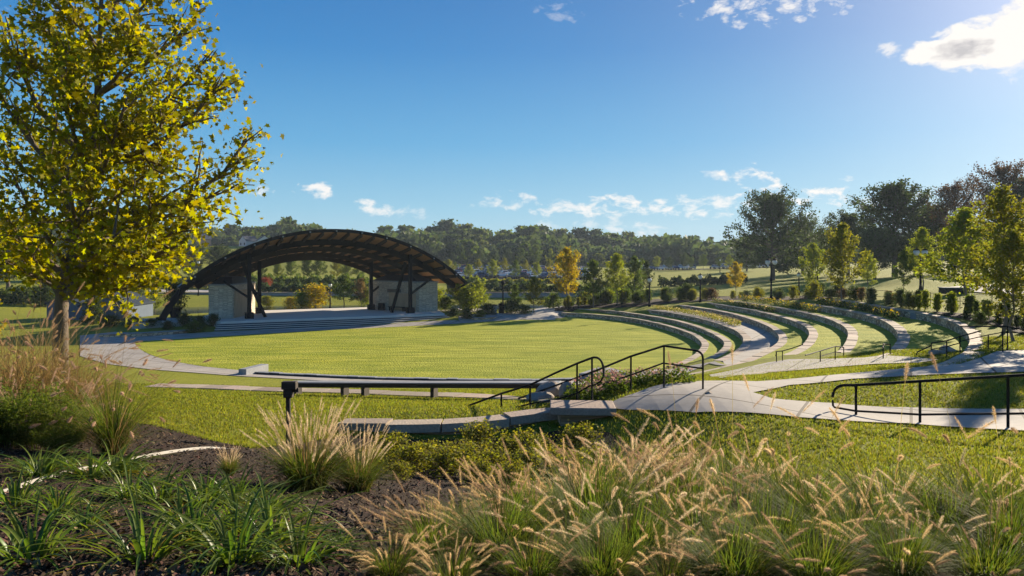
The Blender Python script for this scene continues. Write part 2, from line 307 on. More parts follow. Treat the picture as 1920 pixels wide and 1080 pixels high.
# ------------------------------------------------------------ terrain height
CTRL = []
def c3(X, Y, z): CTRL.append((X, Y, z))
def cp(px, py, z): CTRL.append(tuple(P(px, py, z)))
for X in (-14, -7, 0, 7, 14): c3(X, -8, 5.6); c3(X, -1, 5.25)
for X, Y, z in [(-3, 3.5, 4.95), (0, 3.5, 4.95), (3, 3.5, 4.95), (-3, 5.5, 4.6), (0, 5.5, 4.35), (3, 5.5, 4.4), (-6, 8, 4.3), (-3, 8, 4.05), (0, 8, 3.65), (3.5, 8, 3.9), (7, 8, 4.0), (12, 8, 4.0),
                (-8, 12, 3.85), (-4, 11, 3.6), (0, 11, 3.15), (3.2, 11.5, 3.2), (6, 11, 3.65), (10, 11, 3.65), (-3, 13.6, 2.75), (0, 14, 2.7), (1.5, 14.3, 2.8), (-13, 16, 3.5), (-20, 20, 2.6), (-30, 25, 1.8), (-40, 45, .8)]: c3(X, Y, z)
for px, py, z in [(1890, 803, 3.46), (1605, 785, 3.3), (1250, 745, 3.74), (1318, 728, 3.76), (1180, 750, 3.65), (1140, 762, 3.42), (1400, 765, 3.62), (1500, 725, 3.6), (1600, 712, 3.6), (1750, 695, 3.6), (1900, 680, 3.55), (1900, 740, 3.6), (1700, 750, 3.5),
                  (900, 785, 3.15), (750, 785, 3.1), (660, 780, 3.1), (900, 760, 2.75), (700, 755, 2.7), (500, 765, 2.9), (350, 760, 2.9), (900, 745, 2.35), (700, 742, 2.3), (450, 736, 2.2), (285, 730, 2.1), (900, 730, 1.3), (650, 727, 1.2), (450, 720, 1.2), (300, 712, 1.2),
                  (900, 722, .35), (650, 718, .25), (450, 706, .15), (300, 690, .05), (200, 670, 0), (1050, 724, .55), (1180, 716, .6), (1300, 702, .95), (1400, 690, 2.2), (1400, 705, 3.0), (1330, 706, 2.2), (1300, 712, 3.3),
                  (1500, 700, 3.0), (1560, 690, 2.95), (1640, 680, 3.15), (1740, 680, 3.4), (1860, 662, 3.5), (1920, 640, 3.55), (1900, 600, 3.6), (1800, 580, 3.55), (1700, 566, 3.45), (1640, 562, 3.4),
                  (1100, 735, 3.0), (1050, 745, 2.9), (1200, 722, 3.3)]: cp(px, py, z)
for k in range(8):
    e = WC[k][-1]; c3(e[0], e[1], LV[k] + .02); c3(WC[k][0][0], WC[k][0][1], LV[k])
    for i in range(6, len(WC[k]) - 3, 14):
        if k in (0, 2, 4, 7): c3(WC[k][i][0], WC[k][i][1], LV[k])
for i in range(6, len(WC[7]) - 2, 14):
    q = offs(WC[7], 3.5)[i]; c3(q[0], q[1], 3.5)
for p in lawn_poly[::6]: c3(p[0], p[1], 0)
c3(-6, 55, 0); c3(-15, 55, 0); c3(3, 60, 0); c3(-34, 58, .1); c3(-30, 66, .2)
for px, py, z in [(1445, 565, 2.65), (1726, 548, 2.97), (1610, 550, 2.9), (1498, 555, 2.2), (1300, 560, 1.9), (1378, 553, 1.9), (1150, 570, 1.2), (1063, 575, .8), (1000, 590, .4), (1250, 548, 1.2), (1400, 535, 2.0), (1600, 530, 3.6), (1800, 530, 3.9), (1900, 545, 4.0), (1900, 525, 5.0), (1450, 515, 3.0), (1700, 515, 5.0),
                  (900, 588, .6), (942, 588, .5), (870, 583, .9), (300, 605, .6), (330, 598, .9), (200, 610, .2), (130, 600, .2), (60, 590, .2), (60, 570, .5), (150, 560, .8)]: cp(px, py, z)
for u_, v_ in ((-20, 4), (-16, 10), (-8, 14), (0, 14), (8, 14), (16, 8), (18, 2), (-18, 0), (0, 4), (-8, 0), (8, 0)):
    th = R(28); c3(-19.5 + u_ * math.cos(th) - v_ * math.sin(th), 77.5 + u_ * math.sin(th) + v_ * math.cos(th), .55)
for X, Y, z in [(-60, 105, -1.0), (-40, 105, -1.0), (-22, 106, -1.0), (-8, 110, -1.0), (6, 112, -1.0), (-50, 130, .9), (-30, 134, .9), (-10, 136, .9), (10, 136, .8), (30, 130, 1.2), (-60, 160, 1.6), (-20, 165, 1.6), (10, 165, 1.4), (40, 160, 1.5),
                (-80, 200, 2.4), (-40, 205, 2.6), (0, 200, 2.2), (30, 200, 2.2), (70, 180, 2.8), (-100, 260, 4), (-40, 260, 4), (0, 260, 3.4), (50, 260, 3.6), (110, 240, 5), (-150, 340, 9), (-50, 340, 7), (0, 340, 5), (80, 340, 5), (200, 300, 7),
                (-190, 300, 13.5), (-150, 300, 13), (-128, 300, 13), (-100, 300, 12.5), (-120, 320, 13), (-70, 300, 9), (-120, 270, 9), (-160, 270, 9), (-120, 100, 1), (-90, 60, .5), (-60, 30, 1), (-60, -20, 3), (60, 0, 4), (60, 40, 4), (80, 90, 5), (120, 140, 6), (0, -60, 6), (-150, -50, 3), (150, -50, 5), (300, 500, 10), (-300, 500, 16), (0, 600, 9), (-900, 1000, 20), (900, 1000, 20), (0, 1500, 20), (900, 0, 10), (-900, 0, 10), (0, -900, 8)]: c3(X, Y, z)
CT = np.array(CTRL, float)
# drop near-duplicates
keep = []
for i, p in enumerate(CT):
    if all(np.hypot(*(p[:2] - CT[j][:2])) > .8 for j in keep): keep.append(i)
CT = CT[keep]
CC = 2.2
A = np.sqrt(((CT[:, None, :2] - CT[None, :, :2]) ** 2).sum(-1) + CC * CC)
nC = len(CT); A2 = np.zeros((nC + 1, nC + 1)); A2[:nC, :nC] = A + 0 * np.eye(nC); A2[:nC, nC] = 1; A2[nC, :nC] = 1
A2[:nC, :nC] -= np.eye(nC) * .35    # slight smoothing
Wt = np.linalg.solve(A2, np.r_[CT[:, 2], 0])
ends = [w[-1] for w in WC]; starts = [w[0] for w in WC]
amph = np.array(list(offs(WC[0], .05)) + ends[1:-1] + list(offs(WC[7], .28)[::-1]) + starts[::-1][1:-1])
def H(x, y):
    x = np.asarray(x, float); y = np.asarray(y, float); sh = x.shape; x = x.ravel(); y = y.ravel(); z = np.empty_like(x)
    for a in range(0, len(x), 20000):
        b = slice(a, a + 20000); z[b] = np.sqrt((x[b, None] - CT[:, 0]) ** 2 + (y[b, None] - CT[:, 1]) ** 2 + CC * CC) @ Wt[:nC] + Wt[nC]
    inl = inside(lawn_poly, x, y)
    if inl.any():
        d = pdist(np.vstack([lawn_poly, lawn_poly[:1]]), x[inl], y[inl]); s = np.clip((d - 1.2) / 1, 0, 1); z[inl] = np.minimum(z[inl] * (1 - s) - .12 * s, .0)
    ina = inside(amph, x, y)
    ot = ~inl & ~ina & (np.abs(x) < 60) & (y > 30) & (y < 100)
    if ot.any():
        d = pdist(np.vstack([lawn_poly, lawn_poly[:1]]), x[ot], y[ot]); z[ot] *= np.clip(d / 1.5, 0, 1)
    if ina.any():
        de = np.minimum(pdist(ends, x[ina], y[ina]), pdist(starts, x[ina], y[ina])); s = np.clip(de / 1.6, 0, 1); s = s * s * (3 - 2 * s)
        z[ina] = z[ina] - 1.1 * s
    return z.reshape(sh)
def h(x, y): return float(HG(x, y))
def seg(*parts):
    out = [parts[0][0]]
    for a, b, st in parts: n = max(1, round((b - a) / st)); out += list(a + (b - a) * (np.arange(n) + 1) / n)
    return np.array(out)
GX = seg((-1000, -300, 100), (-300, -120, 20), (-120, -60, 5), (-60, -30, 2), (-30, -12, .8), (-12, 5, .4), (5, 28, .25), (28, 60, 2), (60, 140, 8), (140, 300, 20), (300, 1000, 100))
GY = seg((-900, -100, 100), (-100, -10, 10), (-10, 0, 1), (0, 22, .3), (22, 62, .25), (62, 95, .6), (95, 140, 2), (140, 300, 8), (300, 500, 20), (500, 1500, 100))
gx, gy = np.meshgrid(GX, GY); GZ = H(gx, gy)
from math import floor
def HG(x, y):   # bilinear on the ground grid
    x = np.asarray(x, float); y = np.asarray(y, float)
    i = np.clip(np.searchsorted(GX, x) - 1, 0, len(GX) - 2); j = np.clip(np.searchsorted(GY, y) - 1, 0, len(GY) - 2)
    tx = (x - GX[i]) / (GX[i + 1] - GX[i]); ty = (y - GY[j]) / (GY[j + 1] - GY[j])
    return (GZ[j, i] * (1 - tx) + GZ[j, i + 1] * tx) * (1 - ty) + (GZ[j + 1, i] * (1 - tx) + GZ[j + 1, i + 1] * tx) * ty
TS = np.concatenate([np.arange(2.5, 60, .04), np.arange(60, 200, .3), np.arange(200, 1500, 2)])
def G(px, py):
    X = (px - CX) / F * TS; z = HC - (py - HY) / F * TS; d = z - HG(X, TS); k = np.argmax(d < 0)
    if not (d < 0).any(): return np.array([X[-1], TS[-1], z[-1]])
    k = max(k, 1); t = d[k - 1] / (d[k - 1] - d[k]); Y = TS[k - 1] + t * (TS[k] - TS[k - 1]); Xp = (px - CX) / F * Y
    return np.array([Xp, Y, float(HG(Xp, Y))])
nX, nY = len(GX), len(GY)
idx = np.arange(nX * nY).reshape(nY, nX)
gf = np.stack([idx[:-1, :-1].ravel(), idx[:-1, 1:].ravel(), idx[1:, 1:].ravel(), idx[1:, :-1].ravel()], 1)
tag(obj('ground', np.stack([gx.ravel(), gy.ravel(), GZ.ravel()], 1), gf, M['grass'], smooth=True), 'green grassy ground of the park', None, None, 'structure')
def drape(name, poly, m, off=.02, kind='structure', label=None, flat=None, thick=0):
    poly = [tuple(map(float, p[:2])) for p in poly]
    bm = bmesh.new(); vs = [bm.verts.new((p[0], p[1], 0)) for p in poly]
    f = bm.faces.new(vs); bm.normal_update()
    if f.normal.z < 0: f.normal_flip()
    if flat is None:
        xs = [p[0] for p in poly]; ys = [p[1] for p in poly]
        for ax, lines, lo, hi in ((0, GX, min(xs), max(xs)), (1, GY, min(ys), max(ys))):
            for l in lines[(lines > lo) & (lines < hi)]:
                bmesh.ops.bisect_plane(bm, geom=bm.verts[:] + bm.edges[:] + bm.faces[:], plane_co=((l, 0, 0), (0, l, 0))[ax], plane_no=((1, 0, 0), (0, 1, 0))[ax], dist=1e-5)
    bmesh.ops.triangulate(bm, faces=[f for f in bm.faces if len(f.verts) > 4])
    co = np.array([v.co[:] for v in bm.verts])
    z = HG(co[:, 0], co[:, 1]) + off if flat is None else np.full(len(co), flat)
    for v, zz in zip(bm.verts, z): v.co.z = zz
    if thick:
        r = bmesh.ops.extrude_face_region(bm, geom=bm.faces[:]); top = [g for g in r['geom'] if isinstance(g, bmesh.types.BMVert)]
        for v in top: v.co.z -= thick
        bmesh.ops.recalc_face_normals(bm, faces=bm.faces[:])
    me = bpy.data.meshes.new(name); bm.to_mesh(me); bm.free(); me.materials.append(m)
    o = link(bpy.data.objects.new(name, me)); tag(o, label, None, None, kind); return o
def gpoly(pts): return [G(px, py)[:2] for px, py in pts]
# ------------------------------------------------------------ setting: lawn, paving, beds
drape('lawn', lawn_poly, M['lawn'], flat=.03, label='flat oval event lawn before the stage')
ring_out = gpoly([(150,668),(200,683),(290,694),(450,706),(560,712),(700,718.5),(900,722),(1050,722.5),(1180,716),(1260,707)]) + [P(1330,692,.9)[:2], P(1378,688,1.6)[:2]]
ring_in = [P(1340,680,1.2)[:2], P(1250,698,.55)[:2]] + [p[:2] for p in lawn_near[::-1]]
far_in = [p[:2] for p in lawn_far[::-1]]; 
far_out = [P(px, py, 0)[:2] for px, py in [(1062, 594), (1040, 590), (985, 589), (940, 596), (860, 603)]]
th = R(28); SU = np.array([math.cos(th), math.sin(th)]); SV = np.array([-math.sin(th), math.cos(th)]); SM = np.array([-19.5, 77.5])
def st(u, v): return SM + SU * u + SV * v
pl = ring_out + ring_in + far_in + far_out + [st(12, -7.0), st(-12.5, -7.0)] + [P(300, 628, .1)[:2], P(215, 626, .1)[:2], P(150, 632, .1)[:2]]
drape('path', pl, M['paving'], .03, label='curved concrete path round the lawn')
PATH_MAIN = gpoly([(1128,766),(1160,750),(1195,738),(1245,722),(1320,716),(1420,717),(1560,705),(1700,692),(1800,684),(1850,668),(1870,660),(2000,655),(2150,655),(2150,690),(1920,699),(1750,704),(1600,712),(1480,724),(1412,738),(1450,750),(1560,758),(1700,766),(2100,770),(2250,772),(2250,835),(1920,810),(1700,796),(1500,785),(1300,776),(1180,771)])
drape('path', PATH_MAIN, M['paving'], .03, label='pale concrete path forking on the slope')
drape('path', gpoly([(1330,704),(1390,692),(1440,681),(1480,675),(1560,674),(1620,672),(1655,668),(1760,676),(1720,682),(1640,684),(1560,690),(1440,700),(1350,711)]), M['paving'], .035, label='short concrete landing between the stair rails')
# far walks
drape('path', [P(px, py, .6)[:2] for px, py in [(985,590),(1040,590),(1058,575),(1040,573),(1008,578),(990,586)]], M['concrete'], .05, label='concrete walk leading from the lawn to the car park')
for pts, lab in [([(1760,546),(1860,551),(1990,562),(2000,554),(1880,544),(1770,540)], 'pale walk on the right hillside'), ([(280,543),(470,545),(560,552),(720,548),(720,551.5),(560,556),(470,549),(280,547)], 'walk beyond the pond')]:
    drape('path', gpoly(pts), M['concrete'], .06, label=lab)
mul = gpoly([(60,796),(130,785),(200,788),(290,800),(400,829),(470,843),(530,836),(600,826),(650,818),(760,826),(900,826),(1050,808),(1140,812),(1200,850),(1350,905),(1600,980),(1750,1040)]) + [np.array([2.9, 3.6]), np.array([3.5, 1.0]), np.array([-9, 1.0]), np.array([-12, 5]), np.array([-10.5, 10.5])]
drape('mulch', mul, M['mulch'], .025, label='dark bark mulch of the planting bed')
# turf terraces between the walls
for k in range(7):
    a = resample(offs(WC[k], .42), n=90); b = resample(offs(WC[k + 1], .08), n=90)
    rows = [a * (1 - t) + b * t for t in np.linspace(0, 1, 5)]; v = np.vstack([np.c_[r, np.full(90, LV[k] - .015)] for r in rows])
    f = np.array([(j * 90 + i, (j + 1) * 90 + i, (j + 1) * 90 + i + 1, j * 90 + i + 1) for j in range(4) for i in range(89)])[:, ::-1].copy()
    if k == 2: tag(obj('path', v, f, M['paving']), 'concrete walk curving between the third and fourth walls', None, None, 'structure')
    else: tag(obj('terrace', v, f, M['lawn']), 'turf terrace between curved stone walls', None, None, 'structure')
names = ['lowest stone seat wall, curving along the edge of the event lawn', 'second stone seat wall up from the event lawn', 'third stone seat wall, between turf and the blue shaded walk', 'fourth stone wall, rising behind the blue shaded walk',
         'fifth curved stone wall up from the lawn, ending by a small handrail', 'sixth curved stone wall up from the lawn', 'seventh stone wall, second from the top of the terraces', 'topmost and tallest curved stone wall below the shrub row']
def wall_strip(c, z0, ztop, thick, face_parent, name='wall_face', m=None):
    """stone wall along curve c (inner face on c), z0 and ztop may be arrays"""
    n = len(c); o = offs(c, thick); z0 = np.broadcast_to(z0, n); z1 = np.broadcast_to(ztop, n)
    s = np.r_[0, np.cumsum(np.linalg.norm(np.diff(c, axis=0), axis=1))]; s2 = s + 50
    v = np.vstack([np.c_[c, z0], np.c_[c, z1], np.c_[o, z1], np.c_[o, z0]])
    uv = np.vstack([np.c_[s, z0], np.c_[s, z1], np.c_[s, z1 + thick], np.c_[s2, z0]])
    f = []
    for k in range(3):
        for i in range(n - 1): f.append((k * n + i, k * n + i + 1, (k + 1) * n + i + 1, (k + 1) * n + i))
    f += [(0, n, 2 * n, 3 * n), (n - 1, 4 * n - 1, 3 * n - 1, 2 * n - 1)]
    return obj(name, v, f, m or M['wall'], face_parent, uv=uv)
def coping_strip(c, ztop, depth, th_, parent, over=.05, stone=.85, m=None, jit=.018, name='coping'):
    c = resample(c, .12); ztop = np.interp(np.linspace(0, 1, len(c)), np.linspace(0, 1, len(np.atleast_1d(ztop))), np.atleast_1d(ztop)) if np.ndim(ztop) else np.full(len(c), ztop)
    a = offs(c, -over); b = offs(c, depth - over); i = 0; mb = MB(); n = len(c)
    while i < n - 2:
        k = min(n - 1, i + max(3, int(stone / .12 * rnd.uniform(.7, 1.3)))); dz = rnd.uniform(-jit, jit); e = rnd.uniform(-.012, .012)
        if n - 1 - k < 3: k = n - 1
        m_ = (i + k) // 2; ids = [i, m_, k]; pa = [a[q] for q in ids]; pb = [b[q] + (b[q] - a[q]) * e for q in ids]
        g = .02; pa[0] = pa[0] + (pa[1] - pa[0]) * g / .3; pb[0] = pb[0] + (pb[1] - pb[0]) * g / .3
        vs = [(*p, ztop[q] + dz - th_) for p, q in zip(pa, ids)] + [(*p, ztop[q] + dz) for p, q in zip(pa, ids)] + [(*p, ztop[q] + dz) for p, q in zip(pb, ids)] + [(*p, ztop[q] + dz - th_) for p, q in zip(pb, ids)]
        mb.add(vs, [(0, 1, 4, 3), (1, 2, 5, 4), (3, 4, 7, 6), (4, 5, 8, 7), (6, 7, 10, 9), (7, 8, 11, 10), (9, 10, 1, 0), (10, 11, 2, 1), (0, 3, 6, 9), (2, 11, 8, 5)])
        i = k
    return mb.build(name, m or M['coping'], parent)
for k in range(8):
    c = WC[k]; z0 = (LV[k - 1] if k else 0) - .35
    e = empty('stone_wall', (*c[len(c) // 2], 0), 0, names[k], 'stone wall', 'curved stone seat walls of the amphitheatre'); e.location = (0, 0, 0)
    wall_strip(c, z0, LV[k] - .085, .40, e)
    coping_strip(c, LV[k], .5, .09, e, stone=.8)
# flush coping bands continuing each wall on the near slope, draped on the ground
def band(pts, w, lab, name='coping_band', m=None, off=.05, stone=1.0):
    c = smooth([G(px, py) for px, py in pts], .5); z = HG(c[:, 0], c[:, 1]) + off
    o = coping_strip(c, z, w, .2, None, 0, stone, m, .006, name); return tag(o, lab, 'stone edging', 'stone edging bands set flush in the grass')
band([(270,727),(400,731),(520,736),(640,739),(760,744),(900,748),(1010,754),(1060,760)], .7, 'long pale stone band crossing the near grass slope below the bench')
band([(1812,660),(1790,672),(1755,686),(1700,697),(1640,703)], .6, 'pale stone band curving down from the topmost wall end')
band([(1663,664),(1640,672),(1590,684),(1500,694),(1400,702)], .45, 'pale stone band between the stair landing and the grass strip')
band([(1372,685),(1320,697),(1270,706),(1220,713)], .4, 'pale stone band edging the outer side of the blue walk')
# low kerb wall on the near lawn edge; face painted dark for backlit shade
kc = smooth([P(px, py, .2) for px, py in [(450,694.5),(520,699),(600,703),(700,707),(800,709.5),(900,711),(1000,711.5),(1100,708.5),(1180,702),(1240,693)]], .6)
e = empty('kerb_wall', (0, 0, 0), 0, 'low stone kerb wall, shade-painted face, on the near edge of the event lawn', 'kerb wall')
kw = kc[::-1]
wall_strip(kc, -.2, .16, .3, e, m=M['timber_dark']); coping_strip(kc, .20, .34, .04, e, m=M['bluestone'])
sl_ = MB(); q = P(462, 693, .4); sl_.box((q[0] + .1, q[1] + .9, .2), (.5, 2.2, .5), -.25); tag(sl_.build('stone_slab', M['bluestone'], None, bevel=.02), 'bluish stone slab at the left end of the low kerb wall', 'stone slab')
q = P(1130, 692, .35); sl_ = MB(); sl_.prism([P(1085, 699, .45)[:2], P(1175, 697, .45)[:2], P(1145, 688.5, .45)[:2], P(1120, 688, .45)[:2]], -.2, .42); tag(sl_.build('stone_slab', M['bluestone'], None, bevel=.02), 'bluish triangular stone slab at the lawn edge behind the stair rails', 'stone slab')
# ------------------------------------------------------------ near retaining wall with big coping stones
nw = smooth([P(px, py, z) for px, py, z in [(648,787,3.12),(700,789,3.12),(760,791,3.12),(850,791,3.13),(935,784,3.16),(1000,773,3.22),(1042,766,3.28)]], .4)[::-1]
e = empty('retaining_wall', (0, 0, 0), 0, 'low curved retaining wall with thick pale coping stones behind the shrubs', 'retaining wall')
zt = np.linspace(3.28, 3.12, len(nw))
wall_strip(nw, 2.2, zt - .16, .34, e); coping_strip(nw, zt, .48, .17, e, .06, 1.15, jit=.02)
nw2 = smooth([P(px, py, z) for px, py, z in [(1040,758,3.42),(1090,755,3.44),(1145,752,3.5)]], .4)[::-1]
e = empty('wall_pier', (0, 0, 0), 0, 'stone pier with rough bluestone cap at the top of the stair', 'stone pier')
wall_strip(nw2, 2.2, 3.34, .6, e)
cp_ = MB(); a, b = nw2[0], nw2[-1]; d = (b - a) / np.linalg.norm(b - a); nrm = np.array([-d[1], d[0]])
cp_.prism([a - d * .05 - nrm * .08, b + d * .1 - nrm * .08, b + d * .1 + nrm * .78, a - d * .05 + nrm * .8], 3.343, 3.50); cp_.build('coping', M['coping'], e, bevel=.02)
# ------------------------------------------------------------ stage
def sp3(u, v, z): p = st(u, v); return (p[0], p[1], z)
M['riser'] = mat('shaded_riser_stone', (.07, .075, .085), .8, .3, noise=[(4, .5, (.04, .042, .05), one)])  # riser colour darkened to carry the backlit shade between treads
stg = empty('stage', (0, 0, 0), 0, 'wide raised concrete stage with six long steps', 'stage')
ZS = .9
mb = MB(); mb.prism([st(-11.2, -5.1), st(11.2, -5.1), st(12.6, 0), st(10, 9.5), st(-10, 9.5), st(-13, 0)], -.5, ZS); mb.build('platform', M['stage'], stg)
mb = MB(); tr = MB()
for i in range(6):
    z1 = ZS - .15 * (i + 1); v0 = -5.1 - .36 * i; l_, r_ = -11.5 - .12 * i, 11.3 + .14 * i
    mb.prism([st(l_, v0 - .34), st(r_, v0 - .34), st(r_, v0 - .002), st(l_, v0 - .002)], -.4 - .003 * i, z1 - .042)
    tr.prism([st(l_ - .02, v0 - .39), st(r_ + .02, v0 - .39), st(r_ + .02, v0 - .004), st(l_ - .02, v0 - .004)], z1 - .04, z1)
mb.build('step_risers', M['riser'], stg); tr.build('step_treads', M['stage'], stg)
# side pads carrying the arch feet
mb = MB(); mb.prism([st(-18.5, -3.0), st(-13.4, -3.0), st(-13.1, 3), st(-18.5, 3.2)], -.4, .86); mb.build('side_pad', M['concrete'], stg)
mb = MB(); mb.prism([st(12.9, -3.2), st(18.5, -2), st(18.5, 3), st(12.9, 3)], -.4, .84); mb.build('side_pad', M['concrete'], stg)
# ---- canopy
can = empty('stage_canopy', (0, 0, 0), 0, 'great dark arched timber and steel canopy spanning the stage', 'canopy')
V0, V1 = -3.4, 9.2
def roofz(u, v):    # roof surface height, and half width
    t = (v - V0) / (V1 - V0); hw = 14.6 - 5.2 * max(0, v / V1) ** 1.2; cr = 9.75 * (1 - t) + 7.35 * t; ed = 4.1
    sag = cr - ed; Rr = (hw * hw + sag * sag) / (2 * sag); return cr - (Rr - math.sqrt(max(Rr * Rr - u * u, 0))), hw
NU, NV = 64, 14; top = []; 
for j in range(NV + 1):
    v = V0 + (V1 - V0) * j / NV
    for i in range(NU + 1):
        hw = roofz(0, v)[1]; u = -hw + 2 * hw * i / NU; top.append((u, v, roofz(u, v)[0]))
def sheet(thick, zoff, name, m, uv=False):
    vt = [sp3(u, v, z + zoff) for u, v, z in top] + [sp3(u, v, z + zoff - thick) for u, v, z in top]; K = len(top); f = []; n = NU + 1
    for j in range(NV):
        for i in range(NU):
            a = j * n + i; f.append((a, a + 1, a + n + 1, a + n)); f.append((K + a, K + a + n, K + a + n + 1, K + a + 1))
    for i in range(NU): f.append((i, K + i, K + i + 1, i + 1)); a = NV * n + i; f.append((a, a + 1, K + a + 1, K + a))
    for j in range(NV): a = j * n; f.append((a, a + n, K + a + n, K + a)); a += NU; f.append((a, K + a, K + a + n, a + n))
    return obj(name, vt, f, m, can)
sheet(.12, 0, 'roof', M['roof']); sheet(.07, -.125, 'deck', M['deck'])
# roof seams
mb = MB()
for i in range(0, NU + 1, 2):
    mb.beam([Vector(sp3(*[(-1 + 2 * i / NU) * roofz(0, v)[1], v, roofz((-1 + 2 * i / NU) * roofz(0, v)[1], v)[0] + .02]) ) for v in np.linspace(V0, V1, 5)], .05, .07, (SU[0], SU[1], 0))
mb.build('seams', M['roof'], can)
# front edge fascia
for v_ in (V0 - .05, V1 + .05):
    mb = MB(); pts = []
    for i in range(41):
        hw = roofz(0, v_)[1]; u = -hw + 2 * hw * i / 40; pts.append(sp3(u, v_, roofz(u, v_)[0] - .13))
    mb.beam(pts, .12, .34, (SV[0], SV[1], 0)); mb.build('fascia', M['steel'], can)
def arch(v, hw_off, depth, feet=None, w=.4, drop=.55):
    pts = []; hw = roofz(0, v)[1] - hw_off
    if feet: pts.append(sp3(-feet, v, .86)); pts.append(sp3(-(feet + hw) / 2 - .12, v, 2.4))
    for i in range(33):
        u = -hw + 2 * hw * i / 32; pts.append(sp3(u, v, roofz(u, v)[0] - drop))
    if feet: pts.append(sp3((feet + hw) / 2 + .12, v, 2.4)); pts.append(sp3(feet, v, .84))
    return pts
for v_, f_, dd in ((-.3, 16.0, .62), (3.2, None, .55), (6.4, None, .5), (8.6, None, .45)):
    mb = MB(); pts = arch(v_, .5, dd, f_, drop=.62); mb.beam(pts, .42, dd, (SV[0], SV[1], 0))
    if f_:
        for s in (-1, 1): mb.box(sp3(s * 16.0, v_, 1.0), (.9, .7, .34), th)
    mb.build('arch_beam', M['timber_dark'] if not f_ else M['steel'], can)
mb = MB()
for i in range(1, 22):
    t = -1 + 2 * i / 22
    mb.beam([Vector(sp3(t * roofz(0, v)[1], v, roofz(t * roofz(0, v)[1], v)[0] - .36)) for v in np.linspace(V0 + .1, V1 - .1, 7)], .18, .34, (SU[0], SU[1], 0))
mb.build('purlins', M['timber_dark'], can)
mb = MB()
for i in range(1, 22, 2):
    t = -1 + 2 * i / 22; hw = roofz(0, V0)[1]; q = sp3(t * hw, V0 - .14, roofz(t * hw, V0)[0] - .16); mb = MB(); mb.box(q, (.14, .1, .14), th); mb.build('bracket_plate', M['bluestone'], can)
for s in (-1, 1):
    for (pu, pv) in ((8.3, -2.4), (6.2, 4.9)):
        mb = MB(); zt_ = roofz(pu, pv)[0] - .7; mb.box(sp3(s * pu, pv, (zt_ + ZS) / 2), (.34, .34, zt_ - ZS), th)
        mb.box(sp3(s * pu, pv, ZS + .3), (.75, .75, .6), th); mb.build('post', M['steel'], can)
        mb = MB(); mb.beam([Vector(sp3(s * pu, pv, 2.9)), Vector(sp3(s * (pu + 2.4), pv, min(4.6, roofz(pu + 2.4, pv)[0] - .5)))], .2, .22, (SV[0], SV[1], 0)); mb.build('brace', M['steel'], can)
    mb = MB(); mb.beam([Vector(sp3(s * 6.6, -1.2, ZS)), Vector(sp3(s * 8.1, -.2, 4.8)), Vector(sp3(s * 8.6, 0, 6.4))], .28, .3, (SV[0], SV[1], 0)); mb.build('raking_strut', M['steel'], can)
    mb = MB(); mb.beam([Vector(sp3(s * 14.45, -.3, 3.2)), Vector(sp3(s * 14.5, V0 + .2, 3.95))], .16, .18, (SU[0], SU[1], 0)); mb.build('eave_strut', M['steel'], can)
